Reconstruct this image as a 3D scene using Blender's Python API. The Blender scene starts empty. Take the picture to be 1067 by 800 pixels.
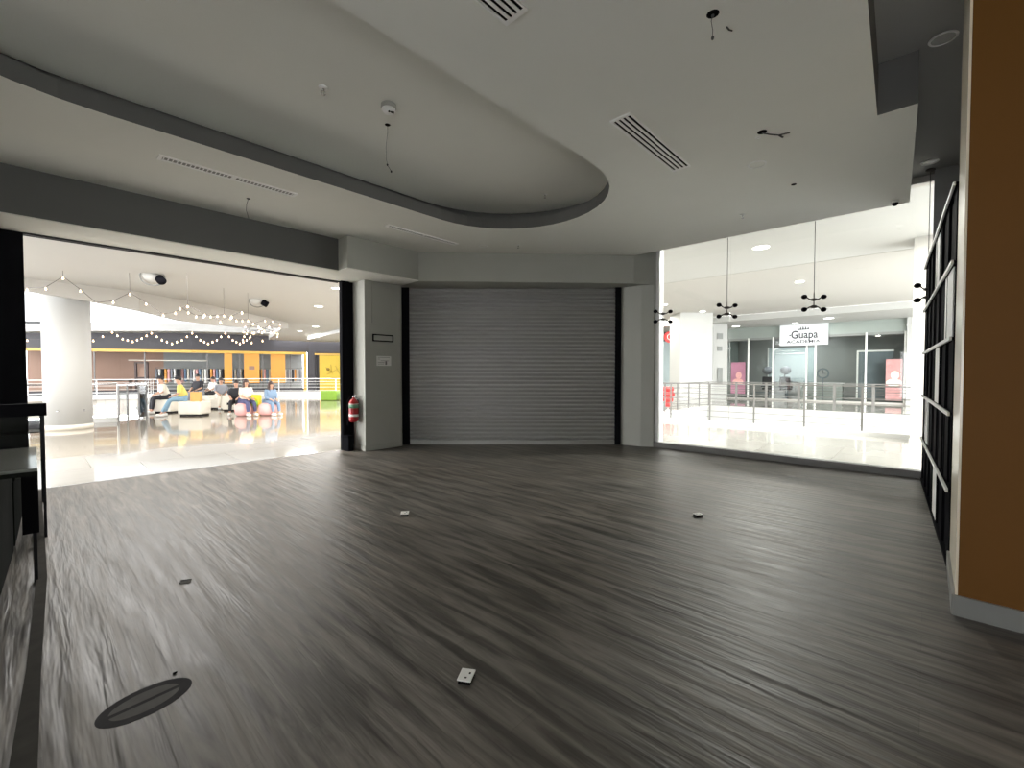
import bpy, bmesh, math, random
from mathutils import Vector, Matrix
random.seed(7)
scene = bpy.context.scene
COL = scene.collection
PI = math.pi

# ------------------------------------------------------------ camera, world, exposure
cam_d = bpy.data.cameras.new('camera')
cam = bpy.data.objects.new('camera', cam_d); COL.objects.link(cam)
cam_d.sensor_width = 36.0
cam_d.lens = 465.0 / 1067.0 * 36.0
cam_d.clip_start = 0.05; cam_d.clip_end = 300
cam.location = (0, 0, 1.5)
PITCH = math.atan(12 / 465)
cam.rotation_euler = (PI/2 - PITCH, 0, math.radians(42.96) - PI/2)
scene.camera = cam
scene.view_settings.view_transform = 'Standard'
scene.view_settings.look = 'None'
scene.view_settings.exposure = 1.13
scene.view_settings.gamma = 1.0
scene.view_settings.use_curve_mapping = False

wd = bpy.data.worlds.new('daylight'); scene.world = wd; wd.use_nodes = True
bg = wd.node_tree.nodes['Background']
bg.inputs['Color'].default_value = (0.97, 0.985, 1.0, 1); bg.inputs['Strength'].default_value = 5.0
try:
    scene.cycles.use_denoising = True
    scene.cycles.max_bounces = 10; scene.cycles.diffuse_bounces = 6; scene.cycles.glossy_bounces = 5
    scene.cycles.transparent_max_bounces = 12
    scene.cycles.sample_clamp_indirect = 6.0
    scene.cycles.caustics_reflective = False; scene.cycles.caustics_refractive = False
except Exception:
    pass

def area(name, loc, size, power, color=(1, .97, .93), rot=(0, 0, 0), size_y=None, spread=180):
    d = bpy.data.lights.new(name, 'AREA'); d.energy = power; d.color = color
    d.shape = 'RECTANGLE'; d.size = size; d.size_y = size_y or size; d.spread = math.radians(spread)
    o = bpy.data.objects.new(name, d); COL.objects.link(o); o.location = loc; o.rotation_euler = rot
    return o
LP = 1.0
# area lights added under the concourse ceiling to brighten the left hall
for (x, y, s, p) in ((-6, 12, 3, 420), (1.5, 11.2, 3.0, 200), (6.5, 11.5, 2.2, 280), (11, 14, 2.2, 220), (15, 20, 3, 420), (9, 17, 1.2, 160), (11.5, 27, 2.5, 420)):
    area('hall_fill_light', (x, y, 3.74), s, p * LP)
# added for the right hall; the last one boosts the nearest visible downlight
for (x, y, s, p) in ((10.9, 6.8, 1.6, 210), (10.9, -1.4, 1.6, 240), (16.9, -3, 4, 420), (16.9, 9.5, 3, 220), (22, 11, 3, 260), (22, -3, 3, 260), (25.5, 4, 1.2, 50), (11.2, 2.79, .3, 150)):
    area('hall_fill_light', (x, y, 4.27 if x < 24 else 3.97), s, p * LP, color=(1, .98, .93))

# ------------------------------------------------------------ materials
MATS = {}
def mat(name, col=(.5, .5, .5), rough=.6, metal=0.0, spec=.5, var=.06, scale=8.0, bump=0.0, bscale=40.0, emit=None, es=0.0, alpha=None, coat=0.0):
    if name in MATS: return MATS[name]
    m = bpy.data.materials.new(name); m.use_nodes = True
    nt = m.node_tree; b = nt.nodes['Principled BSDF']
    b.inputs['Roughness'].default_value = rough; b.inputs['Metallic'].default_value = metal
    b.inputs['Specular IOR Level'].default_value = spec
    b.inputs['Coat Weight'].default_value = coat
    c4 = (*col, 1)
    if var > 0:
        tc = nt.nodes.new('ShaderNodeTexCoord'); n = nt.nodes.new('ShaderNodeTexNoise')
        n.inputs['Scale'].default_value = scale; n.inputs['Detail'].default_value = 3
        r = nt.nodes.new('ShaderNodeMapRange'); r.inputs['To Min'].default_value = 1 - var; r.inputs['To Max'].default_value = 1 + var
        mx = nt.nodes.new('ShaderNodeVectorMath'); mx.operation = 'SCALE'; mx.inputs[0].default_value = col
        nt.links.new(tc.outputs['Object'], n.inputs['Vector']); nt.links.new(n.outputs['Fac'], r.inputs['Value'])
        nt.links.new(r.outputs['Result'], mx.inputs['Scale']); nt.links.new(mx.outputs['Vector'], b.inputs['Base Color'])
        if bump > 0:
            n2 = nt.nodes.new('ShaderNodeTexNoise'); n2.inputs['Scale'].default_value = bscale
            bp = nt.nodes.new('ShaderNodeBump'); bp.inputs['Strength'].default_value = bump; bp.inputs['Distance'].default_value = .01
            nt.links.new(tc.outputs['Object'], n2.inputs['Vector']); nt.links.new(n2.outputs['Fac'], bp.inputs['Height'])
            nt.links.new(bp.outputs['Normal'], b.inputs['Normal'])
    else:
        b.inputs['Base Color'].default_value = c4
    if name in ('black', 'black_gloss', 'hole_dark', 'cabinet_dark'): b.inputs['IOR'].default_value = 1.1
    if emit:
        b.inputs['Emission Color'].default_value = (*emit, 1); b.inputs['Emission Strength'].default_value = es
    if alpha is not None: b.inputs['Alpha'].default_value = alpha
    MATS[name] = m
    return m

def glass_mat(name='clear_glass', tint=(.965, .975, .96), refl=.06):
    m = bpy.data.materials.new(name); m.use_nodes = True; nt = m.node_tree; nt.nodes.clear()
    o = nt.nodes.new('ShaderNodeOutputMaterial'); t = nt.nodes.new('ShaderNodeBsdfTransparent'); g = nt.nodes.new('ShaderNodeBsdfGlossy')
    g.inputs['Roughness'].default_value = .02; t.inputs['Color'].default_value = (*tint, 1)
    f = nt.nodes.new('ShaderNodeFresnel'); f.inputs['IOR'].default_value = 1.35
    mx = nt.nodes.new('ShaderNodeMixShader')
    nt.links.new(f.outputs['Fac'], mx.inputs['Fac']); nt.links.new(t.outputs[0], mx.inputs[1]); nt.links.new(g.outputs[0], mx.inputs[2])
    nt.links.new(mx.outputs[0], o.inputs['Surface'])
    MATS[name] = m; return m

def plank_floor():
    m = bpy.data.materials.new('grey_wood_planks'); m.use_nodes = True; nt = m.node_tree; L = nt.links.new; N = nt.nodes.new
    b = nt.nodes['Principled BSDF']
    tc = N('ShaderNodeTexCoord')
    mp = N('ShaderNodeMapping'); mp.inputs['Rotation'].default_value = (0, 0, PI/2)      # planks run along Y
    L(tc.outputs['Object'], mp.inputs['Vector'])
    br = N('ShaderNodeTexBrick'); br.inputs['Scale'].default_value = 1.0
    br.inputs['Brick Width'].default_value = 1.25; br.inputs['Row Height'].default_value = .19
    br.inputs['Mortar Size'].default_value = .0016; br.inputs['Mortar Smooth'].default_value = .3; br.inputs['Bias'].default_value = 0
    br.inputs['Color1'].default_value = (.38, .38, .38, 1); br.inputs['Color2'].default_value = (.62, .62, .62, 1); br.inputs['Mortar'].default_value = (.15, .15, .15, 1)
    L(mp.outputs['Vector'], br.inputs['Vector'])
    # worn, dusty streaks lengthwise, with reflection contrast put into the colour
    m2 = N('ShaderNodeMapping'); m2.inputs['Scale'].default_value = (12.0, 1.2, 1)
    L(tc.outputs['Object'], m2.inputs['Vector'])
    n1 = N('ShaderNodeTexNoise'); n1.inputs['Scale'].default_value = 1.0; n1.inputs['Detail'].default_value = 5; n1.inputs['Roughness'].default_value = .55; n1.inputs['Distortion'].default_value = .6
    L(m2.outputs['Vector'], n1.inputs['Vector'])
    cr = N('ShaderNodeValToRGB'); e = cr.color_ramp.elements
    e[0].position = .39; e[0].color = (.058, .055, .050, 1); e[1].position = .63; e[1].color = (.18, .171, .158, 1)
    L(n1.outputs['Fac'], cr.inputs['Fac'])
    n3 = N('ShaderNodeTexNoise'); n3.inputs['Scale'].default_value = .55; n3.inputs['Detail'].default_value = 4
    L(tc.outputs['Object'], n3.inputs['Vector'])
    r3 = N('ShaderNodeMapRange'); r3.inputs['To Min'].default_value = .75; r3.inputs['To Max'].default_value = 1.25
    L(n3.outputs['Fac'], r3.inputs['Value'])
    bm_ = N('ShaderNodeMix'); bm_.data_type = 'RGBA'; bm_.blend_type = 'OVERLAY'; bm_.inputs[0].default_value = .35
    L(cr.outputs['Color'], bm_.inputs[6]); L(br.outputs['Color'], bm_.inputs[7])
    sc = N('ShaderNodeVectorMath'); sc.operation = 'SCALE'; L(bm_.outputs[2], sc.inputs[0]); L(r3.outputs['Result'], sc.inputs['Scale'])
    n4 = N('ShaderNodeTexNoise'); n4.inputs['Scale'].default_value = .8; n4.inputs['Detail'].default_value = 3
    L(tc.outputs['Object'], n4.inputs['Vector'])
    dm = N('ShaderNodeMix'); dm.data_type = 'RGBA'; dm.blend_type = 'MULTIPLY'; L(n4.outputs['Fac'], dm.inputs[0])
    L(sc.outputs['Vector'], dm.inputs[6]); dm.inputs[7].default_value = (1.0, .90, .78, 1)
    L(dm.outputs[2], b.inputs['Base Color'])
    # roughness follows the streaks
    rr = N('ShaderNodeMapRange'); rr.inputs['From Min'].default_value = .3; rr.inputs['From Max'].default_value = .7
    rr.inputs['To Min'].default_value = .38; rr.inputs['To Max'].default_value = .55
    L(n1.outputs['Fac'], rr.inputs['Value']); L(rr.outputs['Result'], b.inputs['Roughness'])
    b.inputs['Specular IOR Level'].default_value = .42
    # cupped plank relief
    w = N('ShaderNodeMapping'); w.inputs['Scale'].default_value = (13.0, 1.1, 1)
    L(tc.outputs['Object'], w.inputs['Vector'])
    nw = N('ShaderNodeTexNoise'); nw.inputs['Scale'].default_value = 1.0; nw.inputs['Detail'].default_value = 3; nw.inputs['Distortion'].default_value = .2
    L(w.outputs['Vector'], nw.inputs['Vector'])
    bp = N('ShaderNodeBump'); bp.inputs['Strength'].default_value = 1.0; bp.inputs['Distance'].default_value = .016
    L(nw.outputs['Fac'], bp.inputs['Height']); L(bp.outputs['Normal'], b.inputs['Normal'])
    MATS['planks'] = m; return m

def tile_floor():
    m = bpy.data.materials.new('polished_stone_tiles'); m.use_nodes = True; nt = m.node_tree; L = nt.links.new; N = nt.nodes.new
    b = nt.nodes['Principled BSDF']; tc = N('ShaderNodeTexCoord')
    br = N('ShaderNodeTexBrick'); br.offset = .5; br.inputs['Scale'].default_value = 1
    br.inputs['Brick Width'].default_value = 1.2; br.inputs['Row Height'].default_value = 1.2
    br.inputs['Mortar Size'].default_value = .006
    br.inputs['Color1'].default_value = (.345, .335, .31, 1); br.inputs['Color2'].default_value = (.315, .305, .28, 1); br.inputs['Mortar'].default_value = (.24, .23, .21, 1)
    L(tc.outputs['Object'], br.inputs['Vector'])
    # beige stone field beyond the pale border strip
    sp = N('ShaderNodeSeparateXYZ'); L(tc.outputs['Object'], sp.inputs[0])
    g = N('ShaderNodeMath'); g.operation = 'GREATER_THAN'; g.inputs[1].default_value = 11.1; L(sp.outputs['Y'], g.inputs[0])
    mx = N('ShaderNodeMix'); mx.data_type = 'RGBA'; mx.blend_type = 'MULTIPLY'; L(g.outputs[0], mx.inputs[0])
    L(br.outputs['Color'], mx.inputs[6]); mx.inputs[7].default_value = (.86, .79, .70, 1)
    ns = N('ShaderNodeTexNoise'); ns.inputs['Scale'].default_value = 1.3; ns.inputs['Detail'].default_value = 6
    mp = N('ShaderNodeMapping'); mp.inputs['Scale'].default_value = (1, 3, 1); L(tc.outputs['Object'], mp.inputs['Vector']); L(mp.outputs[0], ns.inputs['Vector'])
    r = N('ShaderNodeMapRange'); r.inputs['To Min'].default_value = .9; r.inputs['To Max'].default_value = 1.08; L(ns.outputs['Fac'], r.inputs['Value'])
    s = N('ShaderNodeVectorMath'); s.operation = 'SCALE'; L(mx.outputs[2], s.inputs[0]); L(r.outputs[0], s.inputs['Scale'])
    L(s.outputs[0], b.inputs['Base Color'])
    b.inputs['Roughness'].default_value = .07; b.inputs['Specular IOR Level'].default_value = .6
    MATS['tiles'] = m; return m

plank_floor(); tile_floor(); glass_mat()
glass_mat('shop_glass', (.94, .955, .95)); glass_mat('smoked_glass', (.35, .36, .35)); glass_mat('tinted_roof_glass', (.42, .43, .43))
mat('ceiling_paint', (.85, .85, .80), .85, var=.03, scale=1.2, spec=.2)
mat('wall_paint', (.47, .475, .435), .7, var=.05, scale=1.5, spec=.25)
mat('beam_shade_grey', (.14, .14, .135), .75, var=.04, scale=1.5, spec=.2)  # beam grey, also carries the shade put into the ceiling edges
mat('dark_ceiling', (.40, .40, .39), .8, var=.04, scale=1.5, spec=.2)
mat('mall_white', (.49, .49, .48), .6, var=.015, scale=1.0, spec=.25)
mat('mall_cream', (.47, .455, .43), .6, var=.015, scale=1.0, spec=.25)
mat('white_metal', (.90, .90, .88), .4, var=.02)
mat('white_plastic', (.93, .93, .91), .45, var=.02)
mat('black', (.009, .009, .011), .6, var=.1, spec=.15)
mat('black_gloss', (.008, .008, .010), .6, var=.1, spec=.08)
mat('black_metal', (.03, .03, .035), .4, .5, var=.1)
mat('orange_paint', (.16, .072, .017), .6, var=.06, scale=2.5, spec=.12)
mat('cream_tile', (.80, .72, .56), .22, var=.05, scale=2)
mat('grey_skirting', (.22, .22, .21), .4, var=.05)
mat('sill_grey', (.16, .155, .15), .35, var=.05)
mat('shutter_metal', (.42, .42, .40), .38, .4, var=.05, scale=3)
mat('steel', (.62, .62, .62), .25, 1.0, var=.03)
mat('rail_steel', (.16, .155, .15), .45, .2, var=.03)
mat('red_paint', (.42, .015, .02), .28, var=.05)
mat('hole_dark', (.008, .008, .008), .95, var=0, spec=.03)
mat('wire', (.05, .05, .05), .6, var=0)
mat('wire_brown', (.05, .04, .035), .5, var=0)
mat('fascia_dark', (.045, .042, .048), .6, var=.08, scale=.5)
mat('yellow', (.60, .37, .07), .45, var=.04, scale=1)
mat('yellow_poster', (.62, .44, .03), .5, var=.05, scale=.6)
mat('orange_panel', (.66, .31, .055), .5, var=.08, scale=1)
mat('shop_brown', (.30, .19, .14), .7, var=.12, scale=.7)
mat('shop_grey', (.24, .25, .245), .6, var=.12, scale=.9)
mat('shop_teal', (.30, .34, .32), .5, var=.1, scale=.9)
mat('sign_white', (.5, .52, .53), .4, var=0, emit=(.92, .96, 1), es=.22)
mat('lamp_on', (1, 1, 1), .5, var=0, emit=(1, .98, .93), es=7)
mat('bulb_on', (1, .8, .6), .5, var=0, emit=(1, .66, .36), es=5)
mat('cream_fabric', (.66, .62, .54), .8, var=.05)
mat('pink_fabric', (.78, .42, .40), .8, var=.06)
mat('skin', (.50, .30, .21), .55, var=.05)
mat('hair_dark', (.015, .012, .012), .45, var=.2)
mat('hair_brown', (.05, .025, .02), .45, var=.2)
mat('cloth_yellow', (.68, .58, .16), .85, var=.08, scale=20)
mat('cloth_cream', (.74, .62, .50), .85, var=.06, scale=20)
mat('cloth_white', (.72, .72, .70), .85, var=.06, scale=20)
mat('cloth_black', (.02, .02, .025), .85, var=.1, scale=20)
mat('cloth_grey', (.22, .23, .26), .85, var=.1, scale=20)
mat('denim_light', (.22, .36, .48), .85, var=.1, scale=20)
mat('denim_mid', (.17, .25, .36), .85, var=.1, scale=20)
mat('denim_dark', (.07, .075, .16), .85, var=.1, scale=20)
mat('shoe_white', (.78, .78, .76), .6, var=.03)
mat('bag_orange', (.62, .33, .09), .7, var=.05)
mat('bag_yellow', (.60, .50, .02), .7, var=.05)
mat('leaf_green', (.20, .36, .03), .6, var=.1)
mat('red_sign', (.75, .05, .05), .5, var=.04)
mat('pink_poster', (.45, .20, .29), .5, var=.35, scale=2.2)
mat('pink_poster_warm', (.48, .24, .24), .5, var=.4, scale=3.2)
mat('chalk', (.13, .16, .18), .6, var=.2, scale=3)
mat('ink', (.02, .02, .03), .6, var=0)
mat('paper', (.85, .85, .82), .7, var=.05)
mat('decal_dark', (.055, .053, .055), .9, spec=.05, var=.25, scale=14)
mat('decal_grey', (.13, .125, .12), .9, spec=.1, var=.25, scale=14)
mat('strip_dark', (.05, .047, .042), .9, spec=.08, var=.3, scale=12)
mat('cabinet_dark', (.010, .011, .010), .9, var=.15)
mat('label_green', (.15, .33, .22), .5, var=0)

# ------------------------------------------------------------ mesh helpers
WM = {}
class MB:
    def __init__(s): s.bm = bmesh.new()
    def poly(s, vs, faces):
        v = [s.bm.verts.new(p) for p in vs]
        for f in faces:
            try: s.bm.faces.new([v[i] for i in f])
            except ValueError: pass
        return s
    def box(s, x0, x1, y0, y1, z0, z1, M=None):
        p = [Vector((x, y, z)) for z in (z0, z1) for y in (y0, y1) for x in (x0, x1)]
        if M: p = [M @ q for q in p]
        return s.poly(p, [(0, 2, 3, 1), (4, 5, 7, 6), (0, 1, 5, 4), (2, 6, 7, 3), (0, 4, 6, 2), (1, 3, 7, 5)])
    def rbox(s, x0, x1, y0, y1, z0, z1, r=.02, seg=2, M=None):
        b = MB(); b.box(x0, x1, y0, y1, z0, z1)
        bmesh.ops.bevel(b.bm, geom=list(b.bm.edges), offset=r, segments=seg, affect='EDGES', profile=.5)
        return s.join(b, M)
    def join(s, o, M=None):
        mp = {}
        for v in o.bm.verts: mp[v] = s.bm.verts.new(M @ v.co if M else v.co)
        for f in o.bm.faces:
            try: s.bm.faces.new([mp[v] for v in f.verts])
            except ValueError: pass
        o.bm.free(); return s
    def prism(s, pts, z0, z1):
        n = len(pts)
        v = [(x, y, z0) for x, y in pts] + [(x, y, z1) for x, y in pts]
        return s.poly(v, [tuple(range(n))[::-1], tuple(range(n, 2*n))] + [(i, (i+1) % n, n+(i+1) % n, n+i) for i in range(n)])
    def bar(s, a, b, w, h=None):
        a, b = Vector(a), Vector(b); h = h or w; d = (b-a); L = d.length
        q = d.to_track_quat('Z', 'Y').to_matrix().to_4x4(); M = Matrix.Translation(a) @ q
        return s.box(-w/2, w/2, -h/2, h/2, 0, L, M)
    def tube(s, pts, r, n=8, caps=True):
        pts = [Vector(p) for p in pts]; rings = []
        rs = r if isinstance(r, (list, tuple)) else [r]*len(pts)
        up = None
        for i, p in enumerate(pts):
            t = (pts[min(i+1, len(pts)-1)] - pts[max(i-1, 0)]).normalized()
            if up is None: up = Vector((0, 0, 1)) if abs(t.z) < .9 else Vector((1, 0, 0))
            u = (up - t*up.dot(t)).normalized(); w = t.cross(u); up = u
            rings.append([s.bm.verts.new(p + (u*math.cos(a) + w*math.sin(a))*rs[i]) for a in [2*PI*k/n for k in range(n)]])
        for i in range(len(rings)-1):
            for k in range(n): s.bm.faces.new((rings[i][k], rings[i][(k+1) % n], rings[i+1][(k+1) % n], rings[i+1][k]))
        if caps:
            s.bm.faces.new(rings[0][::-1]); s.bm.faces.new(rings[-1])
        return s
    def lathe(s, prof, n=24, M=None):
        b = MB(); rings = []
        for r, z in prof: rings.append([b.bm.verts.new((r*math.cos(2*PI*k/n), r*math.sin(2*PI*k/n), z)) for k in range(n)])
        for i in range(len(rings)-1):
            for k in range(n): b.bm.faces.new((rings[i][k], rings[i][(k+1) % n], rings[i+1][(k+1) % n], rings[i+1][k]))
        if prof[0][0] > 1e-5: b.bm.faces.new(rings[0][::-1])
        if prof[-1][0] > 1e-5: b.bm.faces.new(rings[-1])
        bmesh.ops.remove_doubles(b.bm, verts=b.bm.verts, dist=1e-6)
        return s.join(b, M)
    def ball(s, c, r, seg=12, ring=8, sc=(1, 1, 1), M=None):
        b = MB(); bmesh.ops.create_uvsphere(b.bm, u_segments=seg, v_segments=ring, radius=r)
        T = Matrix.Translation(c) @ Matrix.Diagonal((*sc, 1))
        return s.join(b, (M @ T) if M else T)
    def torus(s, c, R, r, n=24, m=8, M=None):
        b = MB(); g = []
        for i in range(n):
            a = 2*PI*i/n
            g.append([b.bm.verts.new(((R + r*math.cos(2*PI*k/m))*math.cos(a), (R + r*math.cos(2*PI*k/m))*math.sin(a), r*math.sin(2*PI*k/m))) for k in range(m)])
        for i in range(n):
            for k in range(m): b.bm.faces.new((g[i][k], g[(i+1) % n][k], g[(i+1) % n][(k+1) % m], g[i][(k+1) % m]))
        T = Matrix.Translation(c)
        return s.join(b, T @ M if M else T)
    def xf(s, M):
        bmesh.ops.transform(s.bm, matrix=M, verts=s.bm.verts); return s
    def build(s, name, m, parent=None, smooth=False):
        if parent is not None and parent.name in WM: s.xf(WM[parent.name].inverted())
        bmesh.ops.recalc_face_normals(s.bm, faces=s.bm.faces)
        me = bpy.data.meshes.new(name); s.bm.to_mesh(me); s.bm.free()
        me.materials.append(MATS[m] if isinstance(m, str) else m)
        if smooth:
            for p in me.polygons: p.use_smooth = True
        o = bpy.data.objects.new(name, me); COL.objects.link(o)
        if parent is not None:
            o.parent = parent; WM[o.name] = WM.get(parent.name, Matrix.Identity(4))
        return o

def thing(name, label, cat, loc=(0, 0, 0), rz=0, group=None):
    o = bpy.data.objects.new(name, None); COL.objects.link(o); o.empty_display_size = .1
    o.location = loc; o.rotation_euler = (0, 0, rz)
    o['label'] = label; o['category'] = cat
    if group: o['group'] = group
    WM[o.name] = Matrix.Translation(loc) @ Matrix.Rotation(rz, 4, 'Z')
    return o
def tag(o, label, cat, group=None):
    o['label'] = label; o['category'] = cat
    if group: o['group'] = group
    return o
def struct(o):
    o['kind'] = 'structure'; return o
def center(o):
    # move a one-mesh thing's origin to its own base
    me = o.data; n = len(me.vertices)
    c = Vector((0, 0, 0)); zs = 1e9
    for v in me.vertices: c += v.co; zs = min(zs, v.co.z)
    c /= n; c.z = zs
    me.transform(Matrix.Translation(-c)); o.location = c; return o
def dup(root, loc, rz=0, label=None, group=None, scale=None):
    r = root.copy(); COL.objects.link(r); r.location = loc; r.rotation_euler = (0, 0, rz)
    if scale: r.scale = (scale,)*3
    if label: r['label'] = label
    if group: r['group'] = group
    WM[r.name] = Matrix.Translation(loc) @ Matrix.Rotation(rz, 4, 'Z')
    for ch in list(root.children):
        c = ch.copy(); COL.objects.link(c); c.parent = r
        for g in list(ch.children):
            d = g.copy(); COL.objects.link(d); d.parent = c
    return r
def slab(name, outer, holes, z0, z1, m, parent=None):
    cu = bpy.data.curves.new(name, 'CURVE'); cu.dimensions = '2D'; cu.fill_mode = 'BOTH'; cu.extrude = (z1-z0)/2
    for pl in [outer] + list(holes):
        sp = cu.splines.new('POLY'); sp.points.add(len(pl)-1)
        for i, p in enumerate(pl): sp.points[i].co = (p[0], p[1], 0, 1)
        sp.use_cyclic_u = True
    t = bpy.data.objects.new('t', cu); COL.objects.link(t)
    dg = bpy.context.evaluated_depsgraph_get(); dg.update()
    me = bpy.data.meshes.new_from_object(t.evaluated_get(dg))
    bpy.data.objects.remove(t); bpy.data.curves.remove(cu)
    me.transform(Matrix.Translation((0, 0, (z0+z1)/2)))
    me.materials.clear(); me.materials.append(MATS[m])
    for p in me.polygons: p.use_smooth = False
    me.name = name
    o = bpy.data.objects.new(name, me); COL.objects.link(o)
    if parent: o.parent = parent
    return o
def text_mesh(txt, size, depth=.004):
    cu = bpy.data.curves.new('t', 'FONT'); cu.body = txt; cu.size = size; cu.extrude = depth; cu.offset = size*.018; cu.align_x = 'CENTER'; cu.align_y = 'CENTER'
    t = bpy.data.objects.new('t', cu); COL.objects.link(t)
    dg = bpy.context.evaluated_depsgraph_get(); dg.update()
    me = bpy.data.meshes.new_from_object(t.evaluated_get(dg)); bpy.data.objects.remove(t)
    b = MB(); b.bm.from_mesh(me); return b
def frame_M(o, ex, ez=(0, 0, 1)):
    # matrix whose local x runs along ex, local z is up, local y = z cross x
    x = Vector(ex).normalized(); z = Vector(ez); y = z.cross(x)
    M = Matrix.Identity(4)
    for i in range(3): M[i][0] = x[i]; M[i][1] = y[i]; M[i][2] = z[i]; M[i][3] = o[i]
    return M
Rx90 = Matrix.Rotation(PI/2, 4, 'X')

# ============================================================ ROOM SHELL
# floor of the empty unit
fl = [(-4, -3), (8.7, -3), (8.7, 4.2), (8.45, 4.75), (5.3, 8.1), (5.05, 8.33), (-4, 8.33)]
struct(slab('floor', fl, [], -.2, 0, 'planks'))
# concourse floor with two openings to the level below
void_r = [(13.65, -6), (20.2, -6), (20.2, 7.1), (13.65, 7.1)]
void_l = [(-12, 20.0), (-2, 18.6), (1.15, 18.5), (1.9, 18.2), (2.45, 19.0), (4.9, 32.3), (2.4, 33.8), (-.2, 34.2), (-12, 35.5)]
mo = [(-13, 8.33), (5.05, 8.33), (5.3, 8.1), (8.45, 4.75), (8.7, 4.2), (8.7, -7), (34, -7), (34, 48), (-13, 48)]
struct(slab('floor', mo, [void_r, void_l], -.9, -.001, 'tiles'))
struct(MB().box(-13, 34, -7, 48, -5.2, -5).build('floor', 'mall_cream'))
# main dropped ceiling with racetrack opening
def race(x0, x1, yc, r, n=18):
    p = [(x1 + r*math.cos(a), yc + r*math.sin(a)) for a in [-PI/2 + PI*k/n for k in range(n+1)]]
    p += [(x0 + r*1.15*math.cos(a), yc + r*math.sin(a)) for a in [PI/2 + PI*k/n for k in range(n+1)]]
    return p
co = [(-4, 8.34), (5.0, 8.34), (8.66, 4.6), (8.66, 4.06), (8.48, 4.06), (8.12, 4.26), (8.12, .22), (5.20, .10), (5.20, .37), (3.5, .31), (-4, .10)]
def shade_sides(o):
    # shade on the upright edges of the dropped ceiling, put in as dark grey
    o.data.materials.append(MATS['beam_shade_grey'])
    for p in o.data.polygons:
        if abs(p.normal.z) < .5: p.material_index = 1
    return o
struct(shade_sides(slab('ceiling', co, [race(.45, 4.24, 4.07, 1.33)], 3.8, 3.96, 'ceiling_paint')))
struct(shade_sides(slab('ceiling', co, [race(.45, 4.24, 4.07, 1.80)], 3.96, 4.25, 'ceiling_paint')))
struct(slab('ceiling', race(.45, 4.24, 4.07, 1.79), [], 4.20, 4.25, 'ceiling_paint'))
struct(slab('ceiling', [(-4, -3), (8.72, -3), (8.72, 4.6), (5.0, 8.4), (-4, 8.4)], [], 4.27, 4.45, 'dark_ceiling'))
# beams / bulkheads of the unit
struct(MB().box(-4, 3.63, 7.47, 8.36, 3.262, 3.798).build('trim_1', 'beam_shade_grey'))
struct(MB().box(-4, 3.63, 7.47, 8.36, 3.25, 3.262).build('trim_1', 'ceiling_paint'))
struct(MB().prism([(3.63, 7.15), (5.06, 7.15), (5.14, 8.0), (4.6, 8.36), (3.63, 8.36)], 3.262, 3.798).build('trim_2', 'wall_paint'))
struct(MB().prism([(3.63, 7.15), (5.06, 7.15), (5.14, 8.0), (4.6, 8.36), (3.63, 8.36)], 3.25, 3.262).build('trim_2', 'ceiling_paint'))
struct(MB().prism([(5.06, 7.15), (8.10, 4.26), (8.50, 4.03), (8.70, 4.03), (8.70, 4.75), (5.14, 8.30)], 3.25, 3.798).build('trim_3', 'wall_paint'))
# walls out of frame close the room
struct(MB().box(-4.2, -4, -3, 8.36, 0, .5).box(-4.2, -4, -3, 8.36, 2.3, 4.3).box(-4.2, -4, -3, -2.6, .5, 2.3).box(-4.2, -4, .8, 8.36, .5, 2.3).build('wall_west', 'wall_paint'))
w = struct(MB().box(-4.12, -4.06, -2.6, .8, .5, .58).box(-4.12, -4.06, -2.6, .8, 2.22, 2.3).box(-4.12, -4.06, -2.6, -2.52, .58, 2.22).box(-4.12, -4.06, .72, .8, .58, 2.22).box(-4.12, -4.06, -.93, -.87, .58, 2.22).build('added_window', 'white_metal'))  # added, unseen window; its opening lets fill daylight into the room
struct(MB().box(-4.2, 8.72, -3.2, -3, 0, 4.3).build('wall_south', 'wall_paint'))
# black closed part of the left front
struct(MB().box(-4, -.05, 8.30, 8.40, 0, 3.25).build('wall_left', 'black'))
# column left of the shutter
b = MB()
pts = [(4.29, 7.8), (5.05, 7.8)] + [(5.05 + .10*math.sin(a), 7.90 - .10*math.cos(a)) for a in [PI*k/12 for k in range(1, 7)]] + [(5.16, 8.05), (5.0, 8.36), (4.29, 8.36)]
b.prism(pts, 0, 3.25); struct(b.build('wall_back', 'wall_paint'))
struct(MB().box(4.275, 4.30, 7.79, 8.36, 0, .1).build('baseboard_left', 'wall_paint'))
struct(MB().prism([(4.28, 7.785), (5.0, 7.785), (5.0, 7.8), (4.28, 7.8)], 0, .09).build('baseboard_back', 'wall_paint'))
struct(MB().box(4.44, 4.452, 7.788, 7.80, 2.45, 3.22).build('trim_4', 'wall_paint'))
# pier right of the shutter
struct(MB().prism([(8.33, 4.67), (8.38, 4.24), (8.50, 4.03), (8.72, 4.03), (8.72, 5.0), (8.55, 5.0)], 0, 3.25).build('wall_back', 'wall_paint'))
struct(MB().prism([(8.12, 4.24), (8.50, 4.03), (8.72, 4.03), (8.72, 4.7), (8.12, 4.7)], 3.799, 4.27).build('wall_back', 'wall_paint'))
# outside skin behind the shutter
struct(MB().prism([(5.3, 8.35), (8.75, 4.9), (8.82, 4.97), (5.37, 8.42)], 0, 4.3).build('wall_back', 'mall_white'))
struct(MB().box(-13, 5.35, 8.42, 8.45, 3.25, 4.1).build('wall_front', 'mall_white'))
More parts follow.
